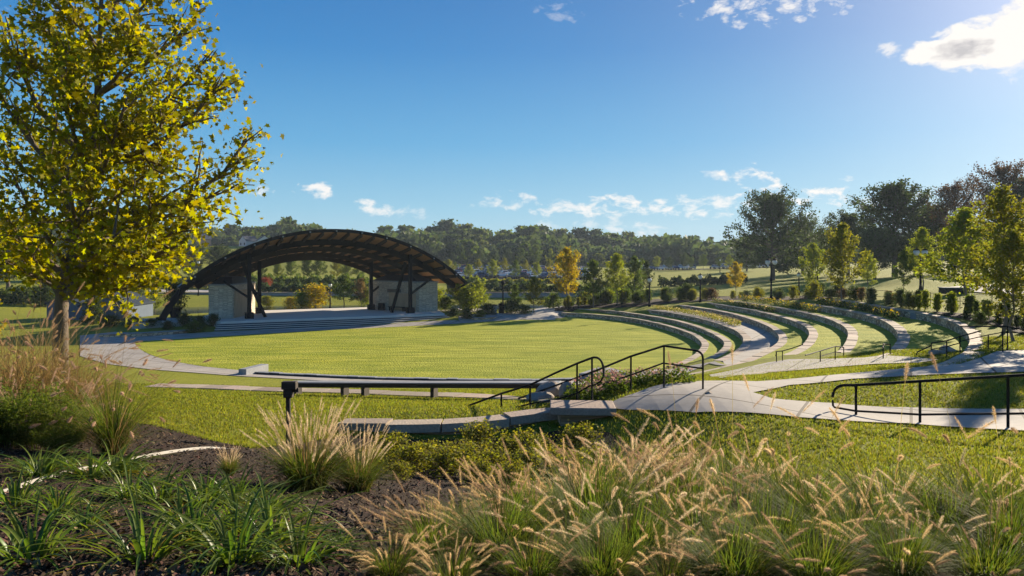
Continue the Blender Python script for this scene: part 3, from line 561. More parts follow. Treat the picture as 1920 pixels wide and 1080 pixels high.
# ---- masonry wing walls
M['ledge'] = stone_mat('ledgestone', [(.56, .47, .36), (.64, .55, .43), (.46, .385, .30), (.70, .61, .47), (.58, .48, .37)], .42, .09, mortar=(.34, .29, .22), bumpd=.02, wob=.02)
M['plaster'] = mat('warm_panel', (.55, .39, .25), .8, .2, noise=[(2, .4, (.28, .19, .12), (1, 1, .3))])
for s in (-1, 1):
    e = empty('wing_wall', (0, 0, 0), 0, 'left grey ledgestone wing building on the stage, plain front' if s < 0 else 'right ledgestone wing building with recessed warm panel and bench', 'stage building', 'stone wing buildings either side of the stage')
    fp = [st(s * 9.7, -1.4), st(s * 11.9, -1.4), st(s * 9.6, 7.2), st(s * 6.4, 6.5)]
    if s < 0: fp = fp[::-1]
    vs = []; uvs = []; fs = []; acc = 0
    for i in range(4):
        a, b = fp[i], fp[(i + 1) % 4]; Ln = np.linalg.norm(b - a); k = len(vs)
        vs += [(*a, .5), (*b, .5), (*b, 4.15), (*a, 4.15)]; uvs += [(acc, .5), (acc + Ln, .5), (acc + Ln, 4.15), (acc, 4.15)]; fs.append((k, k + 1, k + 2, k + 3)); acc += Ln + 1
    k = len(vs); vs += [(*p, 4.15) for p in fp]; uvs += [(0, 0)] * 4; fs.append((k, k + 1, k + 2, k + 3))
    obj('wall', vs, fs, M['ledge'], e, uv=uvs)
    cen = sum(fp) / 4; mb = MB(); mb.prism([cen + (p - cen) * 1.035 for p in fp], 4.153, 4.27); mb.build('coping', M['bluestone'], e)
    mb = MB(); mb.prism([cen + (p - cen) * .9 for p in fp], 4.272, 4.6); 
    mb.v[-4:] = [tuple((*(cen + (np.array(p[:2]) - cen) * .55), 4.95)) for p in mb.v[-4:]]; mb.build('roof', M['roof'], e)
    a, b = st(s * 9.7, -1.4), st(s * 6.4, 6.5); d = (b - a) / np.linalg.norm(b - a); nn = np.array([-d[1], d[0]]); nn = nn if nn @ (SM - a) > 0 else -nn
    mb = MB(); mb.prism([a + d * .5 + nn * .004, a + d * 5.0 + nn * .004, a + d * 5.0 + nn * .06, a + d * .5 + nn * .06], .91, 2.9 if s > 0 else 3.6); mb.build('panel', M['plaster'], e)
    if s > 0:
        mb = MB(); mb.prism([a + d * 2.9 + nn * .065, a + d * 5.2 + nn * .065, a + d * 5.2 + nn * .09, a + d * 2.9 + nn * .09], 2.95, 3.35); mb.build('window', M['roof'], e)
        bench = empty('bench', (*(a + d * 3 + nn * .5), ZS), 0, 'dark bench in the recess of the right wing building', 'bench')
        mb = MB(); ang = math.atan2(d[1], d[0]); mb.box((0, 0, .45), (2.6, .5, .07), ang); mb.build('seat', M['timber_dark'], bench)
        for q_ in (-1, 1):
            mb = MB(); mb.box((d[0] * q_ * 1.1, d[1] * q_ * 1.1, .205), (.1, .45, .41), ang); mb.build('leg', M['steel'], bench)
        sp_ = MB(); sp_.box((0, 0, .4), (.6, .55, .8), ang); o = sp_.build('speaker_box', M['steel'], None, bevel=.03); o.location = (*(a + d * 5.6 + nn * .6), ZS); tag(o, 'black box standing left of the bench on the stage', 'box')
# planting walls at both ends of the steps
e = empty('planter_wall', (0, 0, 0), 0, 'dark low planter wall left of the stage steps', 'planter wall')
c = smooth([st(-12.6, -3.4), st(-13.4, -6.2), st(-17.5, -7.8), st(-21, -7.4)], .4)[::-1]; wall_strip(c, -.2, .35, .3, e); coping_strip(c, .43, .4, .08, e, m=M['bluestone'])
e = empty('planter_wall', (0, 0, 0), 0, 'dark low planter wall right of the stage steps', 'planter wall')
c = smooth([st(12.2, -4.6), st(13.6, -6.6), st(16.5, -6.2), st(18.5, -4)], .4); wall_strip(c, -.2, .4, .3, e); coping_strip(c, .48, .45, .08, e, m=M['bluestone'])
# ------------------------------------------------------------ pond, far wall, parking
M['water'] = mat('pond_water', (.02, .035, .045), .08, .5, noise=[(1.5, .3, (.03, .05, .06), one)], bump=(6, .15, .02))
drape('water', [(-75, 98), (-45, 96), (-25, 100), (-5, 104), (12, 108), (16, 124), (-5, 127), (-35, 127), (-75, 124)], M['water'], flat=-.55, label='dark pond behind the stage')
e = empty('pond_wall', (0, 0, 0), 0, 'long dark pond wall with pale coping behind the stage', 'retaining wall')
c = smooth([(22, 122), (14, 127), (-5, 128.5), (-35, 128), (-75, 125)], 1.5)[::-1]; wall_strip(c, -1.5, .95, .5, e, m=M['bluestone']); coping_strip(c, 1.08, .8, .12, e, .1, 2)
M['asphalt'] = mat('asphalt', (.05, .05, .053), 1, .02, noise=[(.4, .4, (.08, .08, .08), one)])
drape('road', [(-24, 186), (22, 184), (26, 262), (-30, 265)], M['asphalt'], .06, label='asphalt car park')

drape('road', [(38, 246), (94, 246), (96, 256), (38, 256)], M['asphalt'], .06, label='strip of asphalt parking at the far right')
# ------------------------------------------------------------ furniture
def tubeobj(name, pts, r, m, parent, n=8):
    mb = MB(); mb.tube(pts, r, n); return mb.build(name, m, parent, smooth=True)
def arc(a, b, c, n=6):   # rounded corner a-b-c
    a, b, c = map(np.asarray, (a, b, c)); return [tuple((1 - t) ** 2 * a + 2 * t * (1 - t) * b + t * t * c) for t in np.linspace(0, 1, n)]
def rail(label, top, posts, mid=None, r=.024, group=None):
    """top / mid: lists of world points; posts: list of (foot, head)"""
    e = empty('handrail', posts[0][0], 0, label, 'handrail', group); o = np.array(posts[0][0])
    tubeobj('top_rail', [tuple(np.array(p) - o) for p in top], r, M['steel'], e)
    if mid: tubeobj('lower_rail', [tuple(np.array(p) - o) for p in mid], r * .75, M['steel'], e)
    for f, hd in posts: tubeobj('post', [tuple(np.array(f) - o - np.array((0, 0, .12))), tuple(np.array(hd) - o)], r * .9, M['steel'], e)
def rl(px, py, Y): return tuple(PY(px, py, Y))
def Yi(px, a, b):  # depth varying linearly in 1/Y between two known pixels
    t = (px - a[0]) / (b[0] - a[0]); return 1 / ((1 - t) / a[1] + t / b[1])
A_, B_ = (1605, 14.5), (1890, 13.2)
yy = lambda x: Yi(x, A_, B_)
top = [rl(x, 722 - (x - 1605) * 17 / 285, yy(x)) for x in (1600, 1725, 1890, 2010, 2200)]
top = arc(rl(1561, 745, yy(1561)), rl(1562, 722.5, yy(1562)), rl(1585, 722, yy(1585))) + top
mid = arc(rl(1561, 750, yy(1561)), rl(1561, 779, yy(1561)), rl(1585, 779, yy(1585))) + [rl(x, 778.5 - (x - 1605) * 3 / 285, yy(x)) for x in (1605, 1725, 1890, 2200)]
mid = [(p[0], p[1], max(p[2], h(p[0], p[1]) + .10)) for p in mid]
rail('long black handrail beside the concrete path at the right edge, nearest the camera', [top[0]] + top, [((p := rl(x, 722 - (x - 1605) * 17 / 285, yy(x)))[0:2] + (h(p[0], p[1]) + .03,), p) for x in (1605, 1725, 1890, 2060)], mid, .028)
# upper rail beside the flower bed
ys = lambda x: Yi(x, (1318, 15.8), (965, 18.6))
tp = [(1318, 668), (1245, 648.5), (1183, 668), (1120, 694), (1058, 717), (1000, 738), (972, 747)]
top = [rl(1318, 690, 15.8)] + arc(rl(1318, 672, 15.8), rl(1318, 658, 15.8), rl(1300, 656.5, ys(1300)), 5) + [rl(x, y, ys(x)) for x, y in tp[1:]]
md = [rl(x, y, ys(x)) for x, y in [(1318, 691), (1243, 681), (1183, 703), (1110, 727), (1040, 744), (985, 768)]]
rail('black handrail sloping down beside the pink flower bed', top, [((p := rl(x, y, ys(x)))[0:2] + (rl(x, yf, ys(x))[2],), p) for x, y, yf in [(1318, 670, 728), (1245, 648.5, 722), (1183, 668, 736), (1058, 717, 757), (1000, 738, 764)]], md)
ys2 = lambda x: Yi(x, (1110, 15.9), (880, 17.6))
tp = [(1110, 671), (1082, 681.5), (1040, 700), (994, 721.5), (940, 738), (880, 760), (838, 787)]
top = arc(rl(1132, 705, ys2(1132)), rl(1133, 669, ys2(1133)), rl(1114, 670, ys2(1114)), 7) + [rl(x, y, ys2(x)) for x, y in tp]
md = arc(rl(1132, 700, ys2(1132)), rl(1131, 720, ys2(1131)), rl(1105, 724, ys2(1105)), 6) + [rl(x, y, ys2(x)) for x, y in [(1080, 738), (1040, 750), (994, 757), (940, 771)]]
rail('black handrail with a looped upper end over the retaining wall, left of the flower bed', top, [((p := rl(x, y, ys2(x)))[0:2] + (rl(x, yf, ys2(x))[2],), p) for x, y, yf in [(1110, 671, 752), (1082, 681.5, 758), (994, 721.5, 777), (940, 738, 787)]], md)
def small_rail(label, posts, top, mid=None, r=.022):
    fs = [G(x, yf) for x, yt, yf in posts]; a, b = (posts[0][0], fs[0][1]), (posts[-1][0], fs[-1][1] if abs(fs[-1][1] - fs[0][1]) > .01 else fs[0][1] + .01)
    yf_ = (lambda x: Yi(x, a, b)) if len(posts) > 1 and abs(a[0] - b[0]) > 6 else (lambda x: a[1])
    rail(label, [rl(x, y, yf_(x)) for x, y in top], [((fs[i][0], fs[i][1], fs[i][2]), rl(x, yt, fs[i][1])) for i, (x, yt, yf) in enumerate(posts)], [rl(x, y, yf_(x)) for x, y in mid] if mid else None, r)
small_rail('small handrail at the foot of the stair, left of the landing', [(1456, 659, 680), (1467, 658, 678)], [(1454, 668), (1455, 659), (1467, 658), (1485, 653), (1505, 646)])
small_rail('small two-bar handrail on the stair landing below the sixth wall', [(1538, 658, 680), (1566, 650, 676), (1582, 651, 667)], [(1510, 666), (1538, 658), (1566, 649.5), (1577, 650), (1582, 652)], [(1538, 668), (1566, 660), (1577, 661)])
small_rail('small handrail with a bright fitting below the seventh wall end', [(1656, 645, 674), (1669, 646, 665)], [(1655, 652), (1657, 645), (1669, 646)])
small_rail('handrail climbing past the end of the topmost wall', [(1746, 644, 665), (1775, 640, 668), (1800, 631, 664)], [(1717, 668), (1720, 660), (1746, 648), (1747, 643), (1775, 639), (1800, 631), (1840, 620)], [(1746, 655), (1775, 650), (1800, 643)])
small_rail('black handrail at the upper end of the right path, beside the young tree', [(1853, 628, 655), (1880, 612, 661), (1889, 612, 657)], [(1800, 612), (1840, 612), (1880, 612), (1889, 612), (1925, 619), (1980, 630)], [(1800, 640), (1853, 628), (1880, 623), (1925, 625)])
# long bench across the slope
bA, bB = np.array([-7.1, 23.4]), np.array([1.38, 21.0]); zb = lambda p: h(*p)
bd = (bB - bA) / np.linalg.norm(bB - bA); bn = np.array([-bd[1], bd[0]]); z0b = PY(545, 717, 23.4)[2]; z1b = PY(1050, 718, 21.0)[2]
e = empty('long_bench', (0, 0, 0), 0, 'long low bench with grey top and dark edge crossing the near slope', 'bench')
mb = MB(); mb.beam([(*bA, z0b), (*((bA + bB) / 2), (z0b + z1b) / 2 - .01), (*bB, z1b)], .4, .07, (bn[0], bn[1], 0)); mb.build('seat', M['bluestone'], e, bevel=.01)
mb = MB(); mb.beam([(*(bA - bn * .27), z0b - .05), (*(bB - bn * .27), z1b - .05)], .04, .13, (bn[0], bn[1], 0)); mb.build('edge_board', M['timber_dark'], e)
for t in (.03, .22, .30, .56, .93):
    p = bA + (bB - bA) * t; zt_ = z0b + (z1b - z0b) * t - .05; g = min(h(*p), zt_ - .3) - .1; mb = MB(); mb.box((*p, (zt_ + g) / 2), (.11, .34, zt_ - g), math.atan2(bd[1], bd[0])); mb.build('leg', M['timber_dark'], e)
# weathered post with bracket
pf = PY(540, 822, 13.2); pf[2] = h(pf[0], pf[1]); pt = PY(540, 716, 13.2)[2]
e = empty('timber_post', pf, 0, 'dark weathered timber post with a heavy bracket head standing in the pale grass', 'post')
mb = MB(); mb.tube([(0, 0, -.2), (.01, 0, .5), (0, 0, pt - pf[2] - .1)], [.05, .042, .045], 8); mb.build('shaft', M['timber_dark'], e)
mb = MB(); mb.box((.03, 0, pt - pf[2] - .06), (.26, .16, .14)); mb.box((.01, 0, pt - pf[2] - .2), (.16, .13, .16)); mb.box((.14, .02, pt - pf[2] - .15), (.10, .05, .08)); mb.build('bracket_head', M['timber_dark'], e, bevel=.01)
# lamps
def lamp(px, yf, yt, heads, label, Y=None, dark=False):
    g = G(px, yf) if Y is None else np.array([(px - CX) / F * Y, Y, h((px - CX) / F * Y, Y)]); Ht = max(2.5, (yf - yt) * g[1] / F)
    e = empty('street_lamp', g, 0, label, 'street lamp', 'park lamps')
    mb = MB(); mb.lathe([(.16, -.1), (.16, .25), (.12, .4), (.09, .6), (.065, Ht - .5)], n=10); mb.build('pole', M['steel'], e)
    xs = [0] if heads == 1 else [-.34, .34]
    if heads == 2:
        mb = MB(); mb.tube([(-.34, 0, Ht - .45), (-.17, 0, Ht - .55), (0, 0, Ht - .6), (.17, 0, Ht - .55), (.34, 0, Ht - .45)], .03, 6); mb.build('arm', M['steel'], e)
    for x in xs:
        mb = MB(); mb.lathe([(.07, Ht - .5), (.18, Ht - .42), (.25, Ht - .2), (.18, Ht - .06)], (x, 0, 0), 10); hd = mb.build('lamp_head', M['steel'] if dark else M['white'], e, smooth=True)
        mb = MB(); mb.lathe([(.27, Ht - .06), (.2, Ht), (.05, Ht + .1), (.02, Ht + .18)], (x, 0, 0), 10); mb.build('cap', M['steel'], hd)
lamp(1446, 564, 487, 2, 'double-headed black lamp post in front of the broad oak')
lamp(1726, 548, 468, 2, 'double-headed black lamp post on the right hillside')
lamp(1498, 554, 512, 1, 'short black lamp post just right of the oak lamp')
lamp(1533, 552, 494, 1, 'black lamp post between two young trees on the hillside')
lamp(1218, 575, 521, 1, 'black lamp post beyond the planting bed, right of the green trees')
lamp(1313, 567, 515, 1, 'black lamp post on the far lawn left of the small yellow tree')
lamp(943, 588, 527, 1, 'dark lamp post between the bushes right of the canopy', dark=True)
lamp(619, 575, 526, 1, 'lamp post seen through the canopy behind the stage', Y=95)
lamp(372, 545, 480, 1, 'thin lamp post behind the left end of the canopy', Y=125)
lamp(1389, 500, 478, 2, 'distant double lamp by the far car park', Y=230)
lamp(1200, 518, 487, 2, 'distant double lamp above the green trees', Y=200)
lamp(1350, 505, 480, 1, 'distant lamp post at the far lot entrance', Y=215)
# litter bins
for px, yb, yt, lab in [(926, 597, 581, 'grey slatted litter bin beside the lawn path right of the stage'), (940, 594, 583, 'dark recycling bin right behind the slatted litter bin')]:
    g = P(px, yb, .08); g[2] = h(g[0], g[1]) + .03; e = empty('litter_bin', g, 0, lab, 'litter bin'); mb = MB(); mb.lathe([(.30, 0), (.34, .1), (.34, .95), (.3, 1.0)], n=10); mb.build('body', M['bluestone'] if px < 930 else M['steel'], e)
    mb = MB(); mb.lathe([(.36, 1.0), (.36, 1.06), (.15, 1.12)], n=10); mb.build('lid', M['steel'], e)
# pots
g = np.array(st(-14.6, 3.0)); e = empty('plant_pot', (*g, .86), 0, 'black round pot behind the left wing building', 'pot'); mb = MB(); mb.lathe([(.4, 0), (.6, .9), (.66, .92), (.66, 1.02), (.56, 1.02)], n=14); mb.build('pot', M['steel'], e)
# cabinet and box
def cabinet(g, d, label, name='utility_cabinet', rz=0, m='bluestone'):
    e = empty(name, g, rz, label, 'cabinet'); mb = MB(); mb.box((0, 0, d[2] / 2), d); mb.build('case', M[m], e, bevel=.02)
    mb = MB(); mb.box((0, 0, d[2] + .03), (d[0] * 1.08, d[1] * 1.08, .06)); mb.build('lid', M['concrete'], e)
g = G(1721, 603); cabinet(g, (.8, .5, .55), 'pale grey box set against the topmost wall', rz=.5)
g = G(1789, 551); cabinet(g, (1.9, .8, .45), 'low dark box on the hillside walk', 'storage_box', m='timber_dark')
# thin wire fence behind the shrub row
e = empty('wire_fence', (0, 0, 0), 0, 'thin black wire fence behind the row of little shrubs', 'fence'); fp = [G(x, y) for x, y in [(1500, 568), (1560, 566), (1626, 567), (1690, 572), (1745, 577), (1800, 580), (1860, 583), (1930, 590)]]
for p in fp: tubeobj('post', [(p[0], p[1], p[2] - .1), (p[0], p[1], p[2] + 1.0)], .02, M['steel'], e, 5)
for k in (.5, .95): tubeobj('wire', [(p[0], p[1], p[2] + k) for p in fp], .012, M['steel'], e, 4)
# boulders
M['rock'] = mat('boulder', (.30, .24, .19), .9, .2, noise=[(3, .6, (.20, .16, .13), one), (14, .5, (.40, .34, .28), one)], bump=(9, .9, .04))
def boulder(g, s, label, seed):
    bm = bmesh.new(); bmesh.ops.create_icosphere(bm, subdivisions=3, radius=1); r = random.Random(seed); pl = [(Vector((r.uniform(-1, 1), r.uniform(-1, 1), r.uniform(-1, 1))).normalized(), r.uniform(.55, .85)) for _ in range(9)]
    for v in bm.verts:
        for n, d in pl:
            k = v.co.dot(n)
            if k > d: v.co -= n * (k - d)
        v.co = Vector((v.co.x * s[0], v.co.y * s[1], v.co.z * s[2]))
    me = bpy.data.meshes.new('boulder'); bm.to_mesh(me); bm.free(); me.materials.append(M['rock']); o = link(bpy.data.objects.new('boulder', me)); o.location = tuple(g); o.rotation_euler = (0, 0, r.uniform(0, 3)); tag(o, label, 'boulder', 'boulders by the stair')
for i, (px, py, Y, s, lab) in enumerate([(1040, 742, 18.5, (.55, .4, .30), 'largest brown boulder beside the stair rails'), (1012, 752, 17.8, (.42, .35, .16), 'flat pale boulder left of the largest one'), (1066, 748, 17.6, (.30, .28, .26), 'squarish boulder at the foot of the flower bed'), (1050, 733, 19.5, (.35, .3, .2), 'brown boulder behind the largest one'), (1330, 733, 15.4, (.10, .08, .05), 'small stone by the end post of the upper handrail'), (1775, 664, 25.5, (.35, .3, .16), 'pale boulder step at the end of the topmost wall'), (1760, 669, 24.8, (.32, .28, .12), 'lower pale boulder step below the topmost wall end')]):
    p = PY(px, py, Y); p[2] = max(h(p[0], p[1]) + s[2] * .4, p[2] if i < 4 else -9); boulder(p, s, lab, i + 5)
# metal bed edging
c = smooth([G(px, py) for px, py in [(-60, 948), (0, 934), (60, 912), (130, 892), (250, 866), (330, 851), (400, 844), (472, 846)]], .25); z = HG(c[:, 0], c[:, 1])
mb = MB(); mb.beam([(p[0], p[1], zz + .02) for p, zz in zip(c, z)], .035, .08, (.4, .9, 0)); M['edging'] = mat('edging', (.30, .28, .25), .7, .3, noise=[(9, .6, (.25, .22, .18), one)]); tag(mb.build('bed_edging', M['edging']), 'pale narrow edging strip running through the mulch bed', 'edging')
# sheds and houses
M['canvas'] = mat('blue_canvas', (.12, .145, .18), 1, 0, noise=[(1.5, .5, (.14, .165, .21), (3, 3, .4))]); M['canvas2'] = mat('canvas_roof', (.04, .05, .065), 1, 0, noise=[(1.5, .4, (.055, .065, .08), one)])
def gable(g, w, d, hw, hr, rz, label, name, cat, mw, mr, over=.3, extra=None, group=None, sc_=1):
    e = empty(name, g, rz, label, cat, group); mb = MB(); mb.box((0, 0, hw / 2 - .5), (w, d, hw + 1)); mb.add([(-w / 2, -d / 2 - .01, hw), (w / 2, -d / 2 - .01, hw), (0, -d / 2 - .01, hr - .08), (-w / 2, d / 2, hw), (w / 2, d / 2, hw), (0, d / 2, hr - .08)], [(0, 1, 2), (5, 4, 3)]); mb.build('wall', mw, e)
    mb = MB(); k = over * (hr - hw) / (w / 2)
    for s in (-1, 1): mb.add([(0, -d / 2 - over, hr), (s * (w / 2 + over), -d / 2 - over, hw - k), (s * (w / 2 + over), d / 2 + over, hw - k), (0, d / 2 + over, hr), (0, -d / 2 - over, hr + .15), (s * (w / 2 + over), -d / 2 - over, hw - k + .15), (s * (w / 2 + over), d / 2 + over, hw - k + .15), (0, d / 2 + over, hr + .15)], [(0, 1, 2, 3), (4, 5, 6, 7), (0, 1, 5, 4), (1, 2, 6, 5), (2, 3, 7, 6)])
    mb.build('roof', mr, e); e.scale = (sc_,) * 3; return e
g = P(222, 607, 0); g[1] += 3; g[0] = (222 - CX) / F * g[1]
e = gable((g[0], g[1], 0), 4.6, 7, 1.9, 3.0, .1, 'blue grey canvas shed with a gabled front left of the stage', 'canvas_shed', 'shed', M['canvas'], M['canvas2'], .2)
for x in (-1.2, 0, 1.2): mb = MB(); mb.box((x, -3.53, 1.1), (.07, .05, 2.2)); mb.build('frame_post', M['bluestone'], e)
g2 = P(152, 607, 0); e = gable(((150 - CX) / F * (g[1] + 2), g[1] + 2, 0), 4.0, 5, 1.9, 2.6, -.1, 'lower blue grey canvas shed behind the hero tree trunk'.replace('hero', 'yellow'), 'canvas_shed', 'shed', M['canvas'], M['canvas2'], .15)
M['siding'] = mat('pale_siding', (.55, .56, .56), .7, .3); M['brick'] = mat('pink_brick', (.42, .25, .20), .8, .2); M['shingle'] = mat('shingle', (.06, .07, .09), .8, .2); M['pane'] = mat('window_pane', (.03, .04, .05), .1, .5)
for px, py, Y, w, mw, lab, rz in [(378, 460, 300, 13, 'brick', 'house with pink brick gable and dark roof among the far trees', -.9), (466, 464, 310, 10, 'siding', 'left of two pale gabled houses behind the canopy', -.7), (494, 464, 305, 10, 'siding', 'right of two pale gabled houses behind the canopy', .5), (352, 458, 320, 10, 'siding', 'small pale house at the far left of the tree line', .4)]:
    p = PY(px, py, Y); p[2] = min(p[2], h(p[0], p[1])) if h(p[0], p[1]) < p[2] + 1 else p[2]; e = gable(p, w, 9, 4.5, 8.0, rz, lab, 'house', 'house', M[mw], M['shingle'], .4, group='houses beyond the park', sc_=.6)
    for x in (-2.4, 2.4):
        mb = MB(); mb.box((x, -4.54, 2.4), (1.3, .06, 1.7)); mb.build('window', M['pane'], e)
# ------------------------------------------------------------ parked cars
M['glass'] = mat('car_glass', (.02, .025, .03), .08, .6); M['tyre'] = mat('tyre', (.015, .015, .015), .9, .2)
def car_mesh(suv):
    L_, Wd = (4.6, 1.85); hb = .95 if not suv else 1.1; hr = 1.42 if not suv else 1.72
    prof = [(-2.3, .35), (-2.3, .75), (-2.15, hb - .1), (-1.0, hb), (-.45, hr - .05), (.2, hr), (1.1, hr - .03), (1.75, hb + .08), (2.25, hb), (2.3, .6), (2.3, .35)] if not suv else [(-2.3, .4), (-2.3, .85), (-2.1, hb - .05), (-1.15, hb), (-.65, hr - .05), (.1, hr), (1.9, hr - .05), (2.2, hb), (2.3, .9), (2.3, .4)]
    mb = MB(); n = len(prof); vs = []
    for s in (-1, 1):
        for x, z in prof: vs.append((x, s * (Wd / 2 - (.22 if z > hb + .05 else 0)), z))
    mb.add(vs, [tuple(range(n)), tuple(range(n, 2 * n))[::-1]] + [(i, n + i, n + (i + 1) % n, (i + 1) % n) for i in range(n)])
    mb.mat = 1
    top = [p for p in prof if p[1] > hb - .01]
    for s in (-1, 1):
        a = [(x * .93, s * (Wd / 2 - (.20 if z > hb + .05 else -.004)), z - .06 if z > hb + .05 else z + .03) for x, z in top]; mb.add(a, [tuple(range(len(a)))])
    i0 = 3; x0, z0 = prof[3]; x1, z1 = prof[4]; mb.add([(x0 - .01, -.78, z0 + .02), (x0 - .01, .78, z0 + .02), (x1 - .03, .62, z1 - .02), (x1 - .03, -.62, z1 - .02)], [(0, 1, 2, 3)])
    x0, z0 = prof[-4] if not suv else prof[-3]; x1, z1 = prof[-5] if not suv else prof[-4]; mb.add([(x0 + .02, -.75, z0 + .02), (x0 + .02, .75, z0 + .02), (x1 + .04, .62, z1 - .02), (x1 + .04, -.62, z1 - .02)], [(0, 1, 2, 3)])
    mb.mat = 2
    for x in (-1.45, 1.45):
        for s in (-1, 1):
            vs = [(x + .34 * math.cos(a), s * Wd / 2 + o, .34 + .34 * math.sin(a)) for o in (-.2, .02) for a in np.linspace(0, 2 * math.pi, 10, endpoint=False)]
            mb.add(vs, [tuple(range(10)), tuple(range(10, 20))[::-1]] + [(i, (i + 1) % 10, 10 + (i + 1) % 10, 10 + i) for i in range(10)])
    return mb
paints = {'white': (.75, .75, .75), 'silver': (.42, .43, .45), 'black': (.015, .015, .018), 'dark blue': (.02, .04, .12), 'red': (.35, .02, .02), 'grey': (.12, .125, .13)}
protos = {}
for c_, col in paints.items():
    pm = mat('paint_' + c_.replace(' ', '_'), col, .25, .6)
    for suv in (0, 1):
        mb = car_mesh(suv); me = obj('parked_car', mb.v, mb.f, [pm, M['glass'], M['tyre']], mi=mb.m); protos[c_, suv] = me.data; bpy.data.objects.remove(me)
nc = 0
for Yr, x0, x1 in [(190, -22, 18), (196, -22, 18), (210, -24, 20), (216, -24, 20), (231, -26, 22), (237, -26, 22), (252, -28, 24), (258, -28, 24), (250, 42, 92)]:
    x = x0
    while x < x1:
        x += 2.75
        if rnd.random() < .1: continue
        c_ = rnd.choice(['white', 'white', 'silver', 'silver', 'black', 'dark blue', 'grey', 'red' if rnd.random() < .3 else 'white']); suv = rnd.random() < .4
        o = link(bpy.data.objects.new('parked_car', protos[c_, int(suv)])); yv = Yr + rnd.uniform(-.3, .3); o.location = (x, yv, h(x, yv) + .07); o.rotation_euler = (0, 0, R(90 if rnd.random() < .5 else -90) + rnd.uniform(-.04, .04) + .15)
        rows = {190: 'front row', 196: 'second row', 210: 'third row', 216: 'fourth row', 231: 'fifth row', 237: 'sixth row', 252: 'seventh row', 258: 'last row', 250: 'far right line'}
        tag(o, f"{c_} {'tall' if suv else 'low'} car parked in the {rows[Yr]} of the distant car park", 'car', 'cars parked in the distant car park'); nc += 1
for px, Y, c_ in [(618 + 2, 150, 'black'), (375, 150, 'dark blue'), (398, 152, 'black')]:
    pass
# ------------------------------------------------------------ vegetation materials
def leafmat(n, c, c2, c3_, tr=.45, isl=.3, rough=.55):
    return mat(n, c, max(rough, .7) if 'daylily' not in n else rough, .10 if 'daylily' not in n else .3, noise=[(.9, .6, c2, one), (4, .5, c3_, one)], trans=tr, island=isl)
M['bark'] = mat('bark', (.13, .10, .075), .95, .2, noise=[(5, .6, (.07, .05, .04), (1, 1, .25)), (22, .5, (.2, .165, .13), (1, 1, .3))], bump=(30, .8, .02))
M['bark_pale'] = mat('pale_bark', (.20, .165, .13), .9, .2, noise=[(5, .6, (.12, .10, .08), (1, 1, .25))])
M['maple'] = leafmat('yellow_green_leaves', (.21, .20, .015), (.12, .14, .012), (.31, .26, .018), .58, .4)
M['olive_y'] = leafmat('olive_yellow_leaves', (.17, .175, .02), (.10, .12, .015), (.22, .19, .025), .45)
M['gold'] = leafmat('golden_leaves', (.36, .28, .02), (.22, .20, .02), (.38, .24, .03), .45)
M['ygreen'] = leafmat('bright_green_leaves', (.19, .22, .022), (.10, .14, .016), (.25, .25, .03), .45)
M['green'] = leafmat('green_leaves', (.085, .125, .018), (.05, .08, .014), (.12, .145, .02), .4)
M['dgreen'] = leafmat('dark_green_leaves', (.045, .07, .014), (.028, .045, .010), (.075, .09, .016), .3)
M['fgreen'] = leafmat('wood_leaves', (.065, .095, .028), (.038, .06, .02), (.105, .13, .035), .3)
M['fgreen2'] = leafmat('wood_leaves_light', (.13, .155, .04), (.08, .105, .028), (.16, .16, .04), .3)
M['brown'] = leafmat('brown_autumn_leaves', (.10, .06, .028), (.055, .04, .02), (.13, .07, .03), .3)
M['rust'] = leafmat('rust_leaves', (.17, .12, .045), (.13, .11, .03), (.22, .12, .05), .35)
M['redl'] = leafmat('red_leaves', (.22, .05, .03), (.16, .06, .03), (.26, .08, .04), .35)
M['lily'] = leafmat('daylily_blades', (.095, .15, .018), (.05, .095, .012), (.17, .20, .03), .4, .35, .4)
M['blade'] = leafmat('grass_blades', (.10, .14, .025), (.06, .09, .016), (.20, .19, .045), .4, .45)
M['blade_g'] = leafmat('green_grass_blades', (.085, .12, .015), (.042, .068, .010), (.15, .165, .03), .4, .4)
M['straw'] = leafmat('straw_blades', (.26, .18, .07), (.16, .14, .04), (.32, .22, .10), .4, .4)
M['plume'] = leafmat('seed_plumes', (.50, .37, .20), (.38, .26, .14), (.58, .45, .26), .55, .25, .7)
M['plume_b'] = leafmat('brown_seed_plumes', (.34, .23, .14), (.25, .17, .10), (.42, .31, .19), .5, .25, .7)
M['plume_w'] = leafmat('pale_seed_plumes', (.55, .44, .29), (.45, .34, .22), (.62, .52, .36), .55, .25, .7)
M['plume_p'] = leafmat('pink_seed_plumes', (.38, .26, .18), (.30, .20, .14), (.44, .31, .21), .5, .25, .7)
M['turf'] = leafmat('turf_blades', (.15, .165, .02), (.09, .11, .014), (.23, .22, .035), .5, .45)
M['pink'] = leafmat('pink_flowers', (.40, .24, .20), (.30, .24, .15), (.42, .18, .17), .3, .4)
M['yellow'] = leafmat('yellow_flowers', (.55, .42, .14), (.40, .33, .10), (.6, .52, .28), .3, .3)
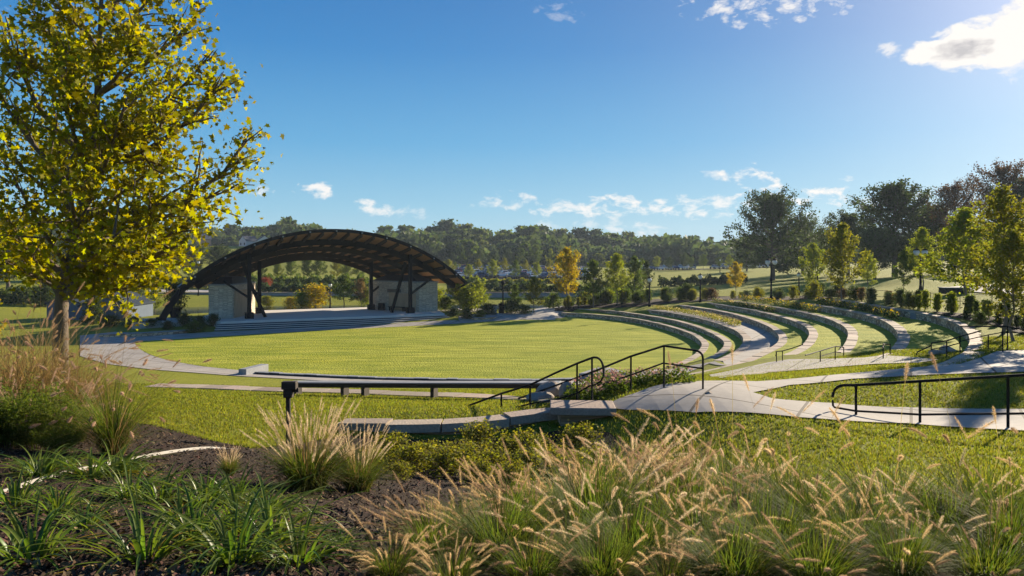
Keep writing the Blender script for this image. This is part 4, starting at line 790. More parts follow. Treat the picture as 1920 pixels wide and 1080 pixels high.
# ------------------------------------------------------------ leaf and blade geometry
DIAM = np.array([(0, -.5), (.32, -.1), (.22, .25), (0, .5), (-.22, .25), (-.32, -.1)])
QUAD = np.array([(-.42, -.5), (.42, -.4), (.5, .4), (-.38, .5)])
MAPLE = np.array([(0, -.55), (.10, -.32), (.42, -.38), (.30, -.08), (.52, .12), (.22, .16), (0, .55), (-.22, .16), (-.52, .12), (-.30, -.08), (-.42, -.38), (-.10, -.32)])
def leaves(name, pos, size, m, parent, tmpl=DIAM, seed=0, flat=0.0, aspect=1, mats=None, mi=None):
    r = np.random.default_rng(seed); n = len(pos); pos = np.asarray(pos)
    nr = r.normal(size=(n, 3)); nr[:, 2] = nr[:, 2] * (1 - flat) + flat * 2.2; nr /= np.linalg.norm(nr, axis=1)[:, None]
    t = r.normal(size=(n, 3)); t -= (t * nr).sum(1)[:, None] * nr; t /= np.linalg.norm(t, axis=1)[:, None]; b = np.cross(nr, t)
    s = size * r.uniform(.6, 1.3, n); k = len(tmpl)
    v = pos[:, None, :] + s[:, None, None] * (tmpl[None, :, 0, None] * b[:, None, :] * aspect + tmpl[None, :, 1, None] * t[:, None, :] + (np.abs(tmpl[None, :, 0, None]) * .35 - tmpl[None, :, 1, None] ** 2 * .3) * nr[:, None, :])
    return obj(name, v.reshape(-1, 3), np.arange(n * k).reshape(n, k), mats or m, parent, mi=mi)
def ribbons(base, dirs, hgt, reach, droop, width, k=6, seed=0, fold=0, wtip=.1, curl=0):
    """arching blades; arrays of length n. returns verts, faces"""
    n = len(base); r = np.random.default_rng(seed); s = np.linspace(0, 1, k + 1)
    dh = np.stack([np.cos(dirs), np.sin(dirs), 0 * dirs], 1); tw = dirs + np.pi / 2 + r.uniform(-.5, .5, n); sd = np.stack([np.cos(tw), np.sin(tw), 0 * tw], 1)
    up = (s[None, :] - droop[:, None] * s[None, :] ** 2.4) * hgt[:, None]; out = reach[:, None] * s[None, :] ** 1.5
    ax = base[:, None, :] + dh[:, None, :] * out[:, :, None]; ax[:, :, 2] += up
    if curl: ax += sd[:, None, :] * (np.sin(s[None, :] * r.uniform(2, 6, (n, 1)) + r.uniform(0, 6, (n, 1))) * s[None, :] * curl * hgt[:, None])[:, :, None]
    w = (width[:, None] / 2) * np.clip(np.minimum(1, .45 + s[None, :] * 3) * (1 - s[None, :] ** 2.5 * (1 - wtip)), .02, 1)
    L_ = ax - sd[:, None, :] * w[:, :, None]; R_ = ax + sd[:, None, :] * w[:, :, None]
    if fold:
        mid = ax.copy(); mid[:, :, 2] -= w * fold; V = np.stack([L_, mid, R_], 2); q = 3
    else: V = np.stack([L_, R_], 2); q = 2
    V = V.reshape(n, -1, 3); f = []
    for i in range(k):
        for j in range(q - 1): f.append((i * q + j, i * q + j + 1, (i + 1) * q + j + 1, (i + 1) * q + j))
    f = np.array(f); Fc = (np.arange(n)[:, None, None] * (k + 1) * q + f[None]).reshape(-1, 4)
    return V.reshape(-1, 3), Fc, ax
def U(r, a, b, n): return r.uniform(a, b, n)
def bristles(paths, per, blen, bw, seed=0, rad=.004):
    """fuzzy seed heads: paths (n, k, 3)"""
    r = np.random.default_rng(seed); n, k, _ = paths.shape; t = r.uniform(0, 1, (n, per)); x = t * (k - 1); i = np.clip(x.astype(int), 0, k - 2); fr = (x - i)[..., None]
    a = np.take_along_axis(paths, i[..., None].repeat(3, 2), 1); b = np.take_along_axis(paths, (i + 1)[..., None].repeat(3, 2), 1)
    p = a * (1 - fr) + b * fr; tg = b - a; tg /= np.linalg.norm(tg, axis=2)[..., None] + 1e-9
    rr = r.normal(size=p.shape); rr -= (rr * tg).sum(2)[..., None] * tg; rr /= np.linalg.norm(rr, axis=2)[..., None] + 1e-9
    prof = (np.sin(np.pi * np.clip(t * .92 + .06, 0, 1)) ** .6)[..., None]
    d = rr * .8 + tg * .75; sd = np.cross(d, rr + r.normal(size=p.shape) * .5); sd /= np.linalg.norm(sd, axis=2)[..., None] + 1e-9
    ln = blen * prof * r.uniform(.6, 1.15, t.shape)[..., None]
    v = np.stack([p - sd * bw / 2, p + sd * bw / 2, p + d * ln], 2).reshape(-1, 3)
    return v, np.arange(len(v)).reshape(-1, 3)
def vcat(*vf):
    V = []; Fs = []; o = 0
    for v, f in vf: V.append(v); Fs.append(f + o); o += len(v)
    return np.vstack(V), np.vstack(Fs)
def tri4(f): return np.c_[f, f[:, 2]] if f.shape[1] == 3 else f
def bases(r, n, rad): a = U(r, 0, 6.283, n); q = rad * np.sqrt(U(r, 0, 1, n)); return np.stack([np.cos(a) * q, np.sin(a) * q, np.full(n, -.03)], 1), a
# ------------------------------------------------------------ trees
def tree(name, seed, Ht, rt, clear, rmax, nb, prof, elev, nsub, nleaf, ls, mleaf, mbark, label, cat='tree', group=None, tmpl=DIAM, sig=.35, lean=(0, 0), loc=(0, 0, 0), flat=0, limbs=None, tilt=.25, path=None, tubes=6, solid=0, vlo=.75, tip=1.0):
    r = np.random.default_rng(seed); e = empty(name, loc, 0, label, cat, group)
    tp = path or [(lean[0] * t ** 1.3 + r.normal() * .012 * Ht * (0 < t < 1), lean[1] * t ** 1.3 + r.normal() * .012 * Ht * (0 < t < 1), t * Ht * .97) for t in np.linspace(0, 1, 8)]
    tp = [np.array(p, float) for p in tp]; tz = np.array([p[2] for p in tp])
    def trunk(z): return np.array([np.interp(z, tz, [p[k] for p in tp]) for k in range(3)])
    mb = MB(); tt = np.linspace(0, 1, len(tp)); base = [tp[0] - np.array([0, 0, .25])] + tp
    mb.tube(base, [rt * 1.35] + [rt * (1 - .93 * t) * (1.15 if i == 0 else 1) for i, t in enumerate(tt)], tubes + 2)
    segs = []
    L_ = []
    if limbs: L_ += [(trunk(z0), np.array(end)) for z0, end in limbs]
    for i in range(nb):
        t = clear + (1 - clear) * ((i + r.uniform(0, .9)) / nb) ** .9; z = t * Ht; a = i * 2.4 + r.uniform(-.4, .4); tr_ = (t - clear) / (1 - clear)
        ln = rmax * prof(tr_) * r.uniform(vlo, 1.2); el_ = elev(tr_) + r.uniform(-.12, .12); s = trunk(min(z, Ht * .95))
        L_.append((s, s + np.array([math.cos(a) * math.cos(el_), math.sin(a) * math.cos(el_), math.sin(el_)]) * max(ln, .15)))
    for s, en in L_:
        d = en - s; ln = np.linalg.norm(d); perp = r.normal(size=3) * .06 * ln
        pts = [s + d * q + np.array([0, 0, -tilt * ln * q * (1 - q)]) + perp * math.sin(q * 3.14) for q in np.linspace(0, 1, 5)]
        r0 = max(.012, min(rt * .5, ln * .022)); mb.tube(pts, [r0, r0 * .8, r0 * .6, r0 * .4, r0 * .15], tubes, cap=False); segs.append((pts, ln))
        for j in range(nsub):
            q = .25 + .7 * (j + r.uniform(0, 1)) / nsub; i0 = min(int(q * 4), 3); p = pts[i0] + (pts[i0 + 1] - pts[i0]) * (q * 4 - i0)
            dd = d / ln + r.normal(size=3) * .65; dd[2] += .15; dd /= np.linalg.norm(dd); l2 = ln * (1 - q * .55) * r.uniform(.3, .5); l2 = max(l2, .12)
            p2 = [p, p + dd * l2 * .5 + r.normal(size=3) * .04 * l2, p + dd * l2]; mb.tube(p2, [r0 * .4, r0 * .25, r0 * .1], 3 if tubes < 8 else 4, cap=False); segs.append((p2, l2))
    mb.build('trunk', mbark, e, smooth=True)
    wts = np.array([s[1] for s in segs]) ** .8; wts /= wts.sum(); cnt = r.multinomial(nleaf, wts); P_ = []
    for (pts, ln), c in zip(segs, cnt):
        if not c: continue
        pts = np.array(pts); q = (.15 + .88 * r.uniform(0, 1, c) ** tip) * (len(pts) - 1); i = np.clip(q.astype(int), 0, len(pts) - 2); p = pts[i] + (pts[i + 1] - pts[i]) * (q - i)[:, None]
        P_.append(p + r.normal(size=(c, 3)) * min(sig, .1 + ln * .28) * np.array([1, 1, .8]))
    leaves('crown', np.vstack(P_), ls, mleaf, e, tmpl, seed, flat)
    return e
def setmat(e, m, part='crown'):
    for ch in [c for c in bpy.data.objects if c.parent == e and c.name.startswith(part)]:
        ch.material_slots[0].link = 'OBJECT'; ch.material_slots[0].material = m
def place(src, loc, sc, rz, label, group=None, m=None, cat=None):
    c = copy_tree(src); c.location = tuple(map(float, loc)); c.scale = sc if hasattr(sc, '__len__') else (sc,) * 3; c.rotation_euler = (0, 0, rz); c['label'] = label
    if group: c['group'] = group
    elif 'group' in c: del c['group']
    if cat: c['category'] = cat
    if m: setmat(c, m)
    return c
pyr = lambda t: (1 - t) ** .75 * (1 if t > .12 else .7 + t * 2.5)
dome = lambda t: math.sqrt(max(.05, 1 - (t * .95) ** 2)) * (1 if t > .15 else .8)
oval = lambda t: max(.12, math.sin(math.pi * (t * .86 + .12)) ** .8)
FAR = (-400, -400, -60)
PR = {}
PR['pyr1'] = tree('young_tree', 1, 6.5, .075, .20, 2.9, 32, pyr, lambda t: .4 + .7 * t, 6, 5600, .17, M['ygreen'], M['bark_pale'], 'x', sig=.17, vlo=.55, tip=.7)
PR['pyr2'] = tree('young_tree', 2, 6.5, .07, .20, 2.7, 30, lambda t: oval(t) * (1.15 - t * .75), lambda t: .5 + .6 * t, 6, 5200, .18, M['olive_y'], M['bark_pale'], 'x', sig=.18, vlo=.55, tip=.7)
PR['pyr3'] = tree('young_tree', 3, 6.5, .07, .22, 2.6, 28, pyr, lambda t: .4 + .6 * t, 6, 4000, .19, M['green'], M['bark'], 'x', sig=.17, vlo=.55, tip=.7)
PR['oak1'] = tree('oak_tree', 4, 15, .5, .16, 9.5, 44, dome, lambda t: .1 + 1.0 * t, 8, 17000, .42, M['dgreen'], M['bark'], 'x', sig=.5, tubes=6)
PR['oak2'] = tree('oak_tree', 5, 16, .45, .2, 7.5, 38, lambda t: oval(t) * 1.05, lambda t: .25 + .9 * t, 8, 15000, .40, M['dgreen'], M['bark'], 'x', sig=.5)
PR['oak3'] = tree('oak_tree', 6, 18, .45, .18, 7.0, 42, lambda t: oval(t) * 1.05, lambda t: .35 + .8 * t, 8, 9500, .32, M['brown'], M['bark'], 'x', sig=.45)
PR['wood1'] = tree('woodland_tree', 7, 16, .3, .12, 6.8, 34, oval, lambda t: .1 + .9 * t, 5, 3400, 1.05, M['fgreen'], M['bark'], 'x', sig=.9, tubes=4, tmpl=QUAD)
PR['wood2'] = tree('woodland_tree', 8, 17, .3, .1, 6.2, 34, lambda t: oval(t), lambda t: .2 + .8 * t, 5, 3400, 1.0, M['fgreen2'], M['bark'], 'x', sig=.9, tubes=4, tmpl=QUAD)
PR['wood3'] = tree('pine_tree', 9, 19, .3, .25, 3.8, 30, lambda t: (1 - t) ** .5 * .9 + .1, lambda t: .1 + .3 * t, 4, 2400, .7, M['dgreen'], M['bark'], 'x', sig=.6, tubes=4, tmpl=QUAD)
PR['conifer'] = tree('conifer', 10, 4, .08, .04, 1.2, 60, lambda t: (1 - t) ** .9 + .05, lambda t: .0 + .5 * t, 3, 4200, .15, M['dgreen'], M['bark'], 'x', sig=.11)
PR['bush'] = tree('bush', 11, 1.6, .03, .02, 1.2, 34, lambda t: dome(t), lambda t: .35 + .9 * t, 4, 2600, .13, M['ygreen'], M['bark'], 'x', sig=.16)
PR['bushd'] = tree('bush', 12, 1.2, .03, .02, 1.0, 30, lambda t: dome(t), lambda t: .3 + .9 * t, 4, 2000, .12, M['dgreen'], M['bark'], 'x', sig=.16)
PR['cone'] = tree('shrub', 13, 1.3, .03, .02, .38, 30, lambda t: (1 - t) ** .6 + .12, lambda t: 1.0, 2, 1100, .10, M['green'], M['bark'], 'x', sig=.07)
used = set()
def put(kind, px, yb, yt, label, m=None, group=None, cat=None, Y=None, wide=1, rz=None):
    if Y is None: g = G(px, yb)
    else: X = (px - CX) / F * Y; g = np.array([X, Y, h(X, Y)])
    src = PR[kind]; H0 = {'pyr1': 6.5, 'pyr2': 6.5, 'pyr3': 6.5, 'oak1': 15.5, 'oak2': 16.5, 'oak3': 18.5, 'wood1': 16.5, 'wood2': 17.5, 'wood3': 19.3, 'conifer': 4.1, 'bush': 1.75, 'bushd': 1.35, 'cone': 1.4}[kind]
    ztop = HC - (yt - HY) * g[1] / F; s = max(.15, (ztop - g[2]) / H0)
    return place(src, g, (s * wide, s * wide, s), rnd.uniform(0, 6.28) if rz is None else rz, label, group, M[m] if m else None, cat)
T = [('pyr2', 1063, 577, 466, 'large golden yellow tree beyond the lawn path', 'gold', .95), ('pyr1', 1113, 577, 488, 'green tree just right of the golden tree', 'green', 1), ('pyr1', 1157, 571, 476, 'yellow green conical tree, third in the row right of the golden tree', 'ygreen', 1),
     ('pyr2', 1190, 566, 482, 'slim green tree behind the right side of the conical one', 'green', .9), ('pyr3', 1212, 556, 489, 'small dark green tree at the right end of the row', 'dgreen', .8),
     ('pyr3', 1001, 587, 519, 'small tree with an orange top beside the lawn path', 'olive_y', 1.15), ('pyr3', 966, 586, 533, 'small dark green tree left of the orange-topped tree', 'green', 1.1),
     ('pyr2', 1379, 553, 492, 'small golden tree standing alone on the far lawn', 'gold', .9), ('pyr2', 1524, 553, 458, 'pale green tree right of the broad oak', 'ygreen', .95), ('pyr2', 1580, 572, 421, 'tall olive yellow tree in the middle of the right hillside', 'olive_y', .85),
     ('pyr1', 1626, 547, 474, 'small bright green tree right of the olive yellow tree', 'ygreen', 1), ('pyr1', 1730, 545, 428, 'yellow green tree behind the hillside double lamp', 'ygreen', .95), ('pyr3', 1695, 552, 470, 'thin greyish green tree left of the hillside double lamp', 'green', .8), ('pyr1', 1809, 588, 393, 'tall yellow green tree behind the topmost wall', 'ygreen', 1.15)]
for k, px, yb, yt, lab, m, wd in T: put(k, px, yb, yt, lab, m, wide=wd, group='young park trees')
PR['near'] = tree('young_tree', 21, 6.5, .07, .2, 2.0, 30, lambda t: oval(t) * (1.15 - t * .75), lambda t: .6 + .4 * t, 6, 5200, .13, M['olive_y'], M['bark_pale'], 'young olive green tree at the right edge by the upper handrail', sig=.15, vlo=.55, tip=.7)
g = G(1900, 640); PR['near'].location = tuple(g); PR['near'].scale = (.72, .72, .64)
c = place(PR['near'], G(1985, 650), (.9, .9, .85), 2, 'young tree just outside the right edge, casting shade on the path')
c = place(PR['near'], (20.5, 30.5, h(20.5, 30.5)), (1, 1, .95), 4, 'young tree standing behind the one at the right edge')
# big trees on the right skyline
for k, px, Y, yt, lab, m, wd in [('oak1', 1448, 160, 384, 'broad round oak standing alone on the skyline', 'dgreen', 1.0), ('oak2', 1678, 135, 357, 'large dark oak left of the brownish skyline trees', 'dgreen', 1.15), ('oak2', 1745, 142, 395, 'dark tree between the large oak and the brownish trees', 'dgreen', 1.1),
                                ('oak3', 1790, 130, 350, 'thin-leaved brown tree in the middle of the right skyline', 'brown', 1.0), ('oak3', 1880, 122, 316, 'tallest reddish brown tree at the upper right', 'brown', 1.0), ('oak2', 1590, 150, 408, 'dark skyline tree behind the olive yellow tree', 'dgreen', 1.1), ('oak2', 1940, 118, 345, 'dark tree at the right edge of the skyline', 'dgreen', 1.1),
                                ('oak1', 1505, 190, 425, 'low spreading dark tree right of the broad oak', 'fgreen', 1.0), ('oak2', 1640, 120, 435, 'mid green tree in front of the large oak', 'fgreen', 1.2), ('oak2', 1810, 105, 440, 'dark bushy tree behind the tall yellow green tree', 'dgreen', 1.4), ('oak2', 1885, 100, 425, 'dark undergrowth tree at the right edge', 'dgreen', 1.5), ('oak2', 1715, 118, 448, 'dark undergrowth tree behind the yellow green tree', 'dgreen', 1.4), ('oak2', 1560, 170, 440, 'dark tree low on the skyline right of the spreading tree', 'dgreen', 1.3), ('oak1', 1400, 220, 462, 'small dark tree low behind the broad oak', 'fgreen', 1.0)]:
    put(k, px, 0, yt, lab, m, Y=Y, wide=wd, group='large trees on the right skyline')
# woodland belt
sky_line = [(-60, 440), (60, 432), (200, 432), (350, 430), (420, 427), (470, 424), (520, 423), (570, 420), (620, 440), (720, 432), (780, 424), (830, 420), (880, 417), (925, 432), (960, 424), (1000, 418), (1060, 431), (1130, 436), (1200, 444), (1240, 450), (1300, 444), (1360, 450), (1430, 455), (1500, 452), (1600, 440), (1800, 430), (2000, 430)]
kinds = ['wood1', 'wood2', 'wood3', 'wood1', 'wood1', 'wood2']
def wood(px, Y, yt, k, m, i):
    put(k, px, 0, yt, {'wood3': 'dark pine rising from the wood beyond the park', 'wood1': 'round green tree in the wood beyond the park', 'wood2': 'lighter green tree in the wood beyond the park'}[k], m, Y=Y, group='trees of the wood beyond the park', wide=rnd.uniform(1.0, 1.35))
i = 0
for Y, dy, step, x0 in ((400, 0, 30, -40), (370, 12, 34, -20), (335, 26, 38, -50), (305, 40, 42, -30)):
    px = x0
    while px < 1960:
        px += step * rnd.uniform(.7, 1.3); yl = np.interp(px, [a for a, b in sky_line], [b for a, b in sky_line]); k = rnd.choice(kinds if dy < 20 else kinds[:2] + ['wood1']); i += 1
        if dy and 360 < px < 520 and dy > 20: continue
        if px > 1480 and dy > 20: continue
        wood(px, Y + rnd.uniform(-8, 8), yl + dy + rnd.uniform(-5, 7), k, rnd.choice(['fgreen', 'fgreen', 'fgreen2', 'green'] if dy < 20 else ['fgreen', 'fgreen2', 'green', 'fgreen', 'fgreen2', 'dgreen']), i)
def undergrowth():
    r = np.random.default_rng(77); n = 60000; Y = U(r, 312, 410, n); px = U(r, -60, 1990, n); X = (px - CX) / F * Y; ok = ~((px > 340) & (px < 530) & (Y < 350)); X, Y = X[ok], Y[ok]; n = len(X)
    hh = (9 + 3 * np.sin(X * .11) + 2 * np.sin(X * .31 + Y * .2)) * U(r, 0, 1, n) ** .7; tag(leaves('distant_wood', np.c_[X, Y, HG(X, Y) + hh], 2.0, M['fgreen'], None, QUAD, 77), 'dense dark undergrowth and trunks of the wood beyond the park', None, None, 'stuff')
undergrowth()
# dark filler trees nearer on the left behind the yellow tree
for px, Y, yt in [(15, 120, 430), (70, 150, 445), (130, 160, 452), (200, 170, 455), (260, 175, 452), (310, 185, 458), (360, 195, 462), (410, 200, 465), (455, 200, 470)]:
    put('oak2', px, 0, yt, 'dark tree left of the canopy, in the row behind the yellow tree', 'dgreen', Y=Y, wide=1.2, group='dark trees at the left')
# rows of small trees round the car park and meadow
j = 0
for xs, Y, hpx, cols in [(range(842, 1070, 42), 183, 34, ['ygreen', 'rust', 'olive_y', 'green', 'ygreen']), (range(700, 845, 26), 178, 32, ['green', 'ygreen', 'olive_y']), (range(855, 1060, 44), 224, 26, ['green', 'olive_y']), (range(1235, 1420, 22), 245, 30, ['green', 'fgreen', 'ygreen']), (range(470, 700, 26), 170, 40, ['green', 'ygreen', 'olive_y']), (range(200, 470, 30), 180, 36, ['green', 'dgreen', 'olive_y']), (range(845, 1060, 26), 288, 36, ['green', 'fgreen', 'ygreen'])]:
    for px in xs:
        px += rnd.uniform(-6, 6); X = (px - CX) / F * Y; g = h(X, Y); yb = HY + (HC - g) * F / Y; j += 1; m = rnd.choice(cols)
        nm = {'ygreen': 'bright green', 'rust': 'rust coloured', 'olive_y': 'olive yellow', 'green': 'green', 'dgreen': 'dark green', 'fgreen': 'dull green'}[m]
        put(rnd.choice(['pyr2', 'pyr3', 'pyr2']), px, yb, yb - hpx * rnd.uniform(.7, 1.2), nm + ' sapling among the small trees by the far car park and meadow', m, group='small trees around the car park', Y=Y + rnd.uniform(-4, 4), wide=rnd.uniform(.9, 1.25))
put('wood2', 170, 0, 540, 'x', 'dgreen', Y=70) if False else None
put('conifer', 175, 608, 542, 'dark green conifer in front of the blue grey sheds', 'dgreen', wide=1.2)
put('conifer', 85, 575, 520, 'dark conifer on the left lawn behind the yellow tree', 'dgreen', wide=1.4); put('conifer', 255, 560, 512, 'dark conifer behind the sheds', 'dgreen', wide=1.4); put('pyr3', 290, 590, 540, 'small green tree right of the sheds', 'ygreen', wide=1.5)
g = np.array(st(-14.6, 3.0)); place(PR['bush'], (*g, 1.5), (1.1, 1.1, 1.5), 1, 'dark leafy bush growing in the black pot', m=M['dgreen'])
# bushes around and behind the stage
B = [('bush', 500, 575, 558, 'low yellow flowering bush at the left behind the stage', 'olive_y', 1.7), ('bush', 545, 576, 560, 'low yellow bush right of the first one behind the stage', 'gold', 1.6), ('bush', 592, 577, 541, 'yellow bush by the lamp seen through the canopy', 'gold', 1.5), ('bush', 566, 578, 552, 'yellow green bush seen through the canopy, between two yellow ones', 'ygreen', 1.4), ('pyr3', 645, 578, 515, 'green sapling seen through the canopy, right of the lamp', 'green', 1.5), ('pyr2', 677, 577, 523, 'rust coloured slender sapling seen through the canopy', 'rust', 1), ('bush', 690, 576, 545, 'bright green bush beside the right stage post', 'ygreen', 1),
     ('pyr3', 862, 583, 527, 'bright yellow green tree right of the canopy foot', 'ygreen', 1.5), ('pyr3', 895, 585, 526, 'bright yellow green tree left of the dark lamp', 'ygreen', 1.5), ('bush', 880, 585, 545, 'yellow green bush below the bright trees', 'ygreen', 1.3), ('bushd', 915, 590, 572, 'dark bush behind the litter bin', 'dgreen', 1.6), ('bushd', 960, 588, 565, 'dark green bush right of the dark lamp', 'dgreen', 1.6), ('bushd', 985, 589, 575, 'low green bush under the orange-topped tree', 'green', 1.6), ('bushd', 1027, 577, 560, 'small dark bush by the far walk', 'dgreen', 1),
     ('bushd', 875, 598, 580, 'dark shrub at the right canopy foot', 'dgreen', 1.3), ('bushd', 900, 597, 583, 'rounded dark shrub left of the litter bin', 'green', 1.3), ('bushd', 850, 592, 580, 'low shrub under the right leg of the canopy', 'dgreen', 1.5), ('bush', 835, 583, 560, 'green bush behind the right wing building', 'green', 1.4), ('bush', 820, 582, 548, 'yellow green bush right behind the wing building', 'ygreen', 1.2),
     ('bushd', 345, 612, 590, 'dark shrub left of the stage steps', 'dgreen', 1), ('bushd', 375, 615, 596, 'dark shrub in the planter left of the steps', 'dgreen', 1.1), ('bushd', 400, 612, 592, 'dark shrub against the left wing building', 'dgreen', 1), ('bushd', 365, 624, 606, 'grey green groundcover mound left of the steps', 'green', 1.7), ('bushd', 315, 618, 604, 'dark shrub near the left canopy foot', 'dgreen', 1.4), ('bushd', 250, 612, 596, 'dark shrub in front of the right shed', 'dgreen', 2.0), ('bushd', 205, 612, 594, 'dark shrub beside the conifer', 'dgreen', 2.0), ('bushd', 285, 614, 600, 'low dark shrub between shed and planter', 'dgreen', 2)]
for k, px, yb, yt, lab, m, wd in B: put(k, px, yb, yt, lab, m, wide=wd, group='bushes around the stage')
# hedges
def hedge(p0, p1, Y0, Y1, hgt, dep, m, label, n=None, seed=0, base=None):
    r = np.random.default_rng(seed); a = np.array([(p0 - CX) / F * Y0, Y0]); b = np.array([(p1 - CX) / F * Y1, Y1]); Ln = np.linalg.norm(b - a); n = n or int(Ln * 160); d = (b - a) / Ln; nn = np.array([-d[1], d[0]])
    t = r.uniform(0, Ln, n); bump = 1 + .25 * np.sin(t * 1.9 + seed) + .18 * np.sin(t * 4.3 + seed * 2); s = r.uniform(-1, 1, n); q = a + d * t[:, None] + nn * (s * dep / 2)[:, None]
    z = HG(q[:, 0], q[:, 1]) + r.uniform(0, 1, n) ** .6 * hgt * bump * np.sqrt(1 - .6 * s ** 2)
    o = leaves('hedge', np.c_[q, z], .34, M[m], None, QUAD, seed); return tag(o, label, 'hedge', 'hedges beyond the stage')
for i, (p0, p1, Y0, Y1, hg, dp, m, lab) in enumerate([(480, 700, 132, 132, 1.7, 2, 'fgreen', 'grey green hedge on top of the pond wall'), (470, 690, 152, 150, 2.0, 2.5, 'green', 'dark green hedge in the second row beyond the pond'), (270, 480, 140, 140, 2.2, 2.5, 'dgreen', 'dark hedge left of the canopy beyond the pond'), (840, 980, 140, 138, 1.6, 2.5, 'fgreen', 'hedge above the pond wall right of the canopy'), (845, 910, 160, 160, 1.5, 2.5, 'ygreen', 'yellow green clipped hedge below the car park'), (970, 1200, 136, 125, 1.8, 2.5, 'dgreen', 'dark hedge behind the golden tree'), (1085, 1200, 104, 112, 2.2, 4, 'dgreen', 'dark shrub bank under the green trees'), (1235, 1400, 150, 150, 1.7, 2.5, 'dgreen', 'dark hedge across the far lawn'), (900, 1060, 162, 168, 1.0, 2.5, 'olive_y', 'autumn coloured hedge in front of the parked cars'), (0, 240, 100, 120, 2.2, 3, 'dgreen', 'dark hedge at the far left')]): hedge(p0, p1, Y0, Y1, hg, dp, m, lab, seed=i)
for px, Y, yt, m, lab in [(498, 140, 524, 'redl', 'red leaved shrub beyond the pond'), (362, 142, 528, 'redl', 'red tinted shrub left of the canopy')]: put('bush', px, 0, yt, lab, m, Y=Y, wide=1.5, group='red shrubs')
# planting beds on the amphitheatre
def scatter_shrubs(path, n, kinds_, hr, lab, group, seed, off=0.6):
    r = random.Random(seed); pts = [G(x, y) for x, y in path]; c = resample([p[:2] for p in pts], n=n)
    for i, p in enumerate(c):
        p = p + np.array([r.uniform(-off, off), r.uniform(-off, off)]); k, m, w = r.choice(kinds_); s = r.uniform(*hr)
        H0 = {'cone': 1.4, 'bush': 1.75, 'bushd': 1.35}[k]; place(PR[k], (p[0], p[1], h(*p)), (s / H0 * w, s / H0 * w, s / H0), r.uniform(0, 6), lab(i, m), group, M[m])
cname = {'green': 'green', 'dgreen': 'dark green', 'ygreen': 'bright green', 'rust': 'russet', 'olive_y': 'olive', 'gold': 'golden', 'fgreen': 'dull green', 'brown': 'brown'}
scatter_shrubs([(1048, 578), (1120, 572), (1200, 568), (1290, 563)], 26, [('bushd', 'dgreen', 1), ('cone', 'green', 1.4), ('bushd', 'green', 1), ('cone', 'olive_y', 1.2)], (.8, 1.7), lambda i, m: f'{cname[m]} shrub in the far bed behind the lowest walls', 'shrubs in the far bed', 3, 1.2)
scatter_shrubs([(1300, 563), (1400, 560), (1500, 560), (1600, 562)], 26, [('bushd', 'brown', 1.2), ('bushd', 'fgreen', 1.2), ('bush', 'olive_y', .9), ('bushd', 'dgreen', 1)], (.6, 1.3), lambda i, m: f'{cname[m]} shrub in the bed above the middle walls', 'shrubs above the middle walls', 4, 1.0)
scatter_shrubs([(1615, 566), (1660, 572), (1720, 579)], 16, [('bush', 'fgreen', .8), ('cone', 'olive_y', 1.5), ('cone', 'rust', 1.5)], (.7, 1.1), lambda i, m: f'{cname[m]} grassy shrub behind the topmost wall', 'shrubs behind the topmost wall', 5, .5)
scatter_shrubs([(1720, 580), (1790, 588), (1850, 596), (1930, 606)], 18, [('cone', 'green', 1.3), ('cone', 'dgreen', 1.3), ('cone', 'ygreen', 1.2)], (.8, 1.3), lambda i, m: f'{cname[m]} upright shrub in the mulched row along the fence', 'upright shrubs along the fence', 6, .3)
scatter_shrubs([(1810, 600), (1860, 610), (1920, 622), (1990, 635)], 10, [('cone', 'dgreen', 1.5), ('bushd', 'dgreen', 1)], (.5, .8), lambda i, m: f'{cname[m]} low shrub in the mulched bed beside the right-hand tree', 'low shrubs in the right bed', 7, .4)
drape('mulch', gpoly([(1745, 585), (1800, 588), (1900, 597), (2000, 605), (2000, 640), (1920, 628), (1870, 612), (1810, 600), (1760, 592)]), M['mulch'], .04, label='dark mulch under the shrub row')
drape('mulch', gpoly([(1040, 584), (1120, 577), (1210, 574), (1300, 566), (1400, 562), (1500, 562), (1560, 560), (1560, 556), (1400, 556), (1250, 560), (1100, 568), (1040, 576)]), M['mulch'], .05, label='dark mulch of the far bed')
# yellow flowers along the third wall and other wall beds
def flowerbed(curve, i0, i1, z, n, hgt, wid, mL, mF, label, seed, frac=.3, ls=.12):
    r = np.random.default_rng(seed); c = curve[i0:i1]; k = r.integers(0, len(c), n); p = c[k] + r.uniform(0, 1, (n, 2)) * wid; zz = z + r.uniform(.02, 1, n) * hgt
    e = empty('flower_bed', (*c[len(c) // 2], z), 0, label, 'flower bed'); o = np.array([*c[len(c) // 2], z]); q = np.c_[p, zz] - o; m_ = r.uniform(size=n) < frac
    leaves('foliage', q[~m_], ls, M[mL], e, DIAM, seed); q[m_, 2] += hgt * .25; leaves('flowers', q[m_], ls * .9, M[mF], e, DIAM, seed + 1, .5)['kind'] = 'stuff'
n3 = len(WC[2]); flowerbed(offs(WC[2], .6), 0, int(n3 * .50), 1.25, 3000, .40, .8, 'olive_y', 'yellow', 'bed of pale yellow flowers on top of the third wall', 31)
n5 = len(WC[4]); flowerbed(offs(WC[4], .6), 0, int(n5 * .35), 2.1, 1800, .4, .6, 'dgreen', 'yellow', 'flowers and low plants behind the far part of the fifth wall', 33, .25)
n6 = len(WC[5]); flowerbed(offs(WC[5], .6), 2, int(n6 * .4), 2.5, 2400, .5, .7, 'fgreen', 'gold', 'low russet plants behind the far part of the sixth wall', 34, .3)
n7 = len(WC[6]); flowerbed(offs(WC[6], .6), 4, int(n7 * .55), 2.95, 2400, .45, .6, 'dgreen', 'gold', 'low plants behind the far part of the seventh wall', 35, .2)
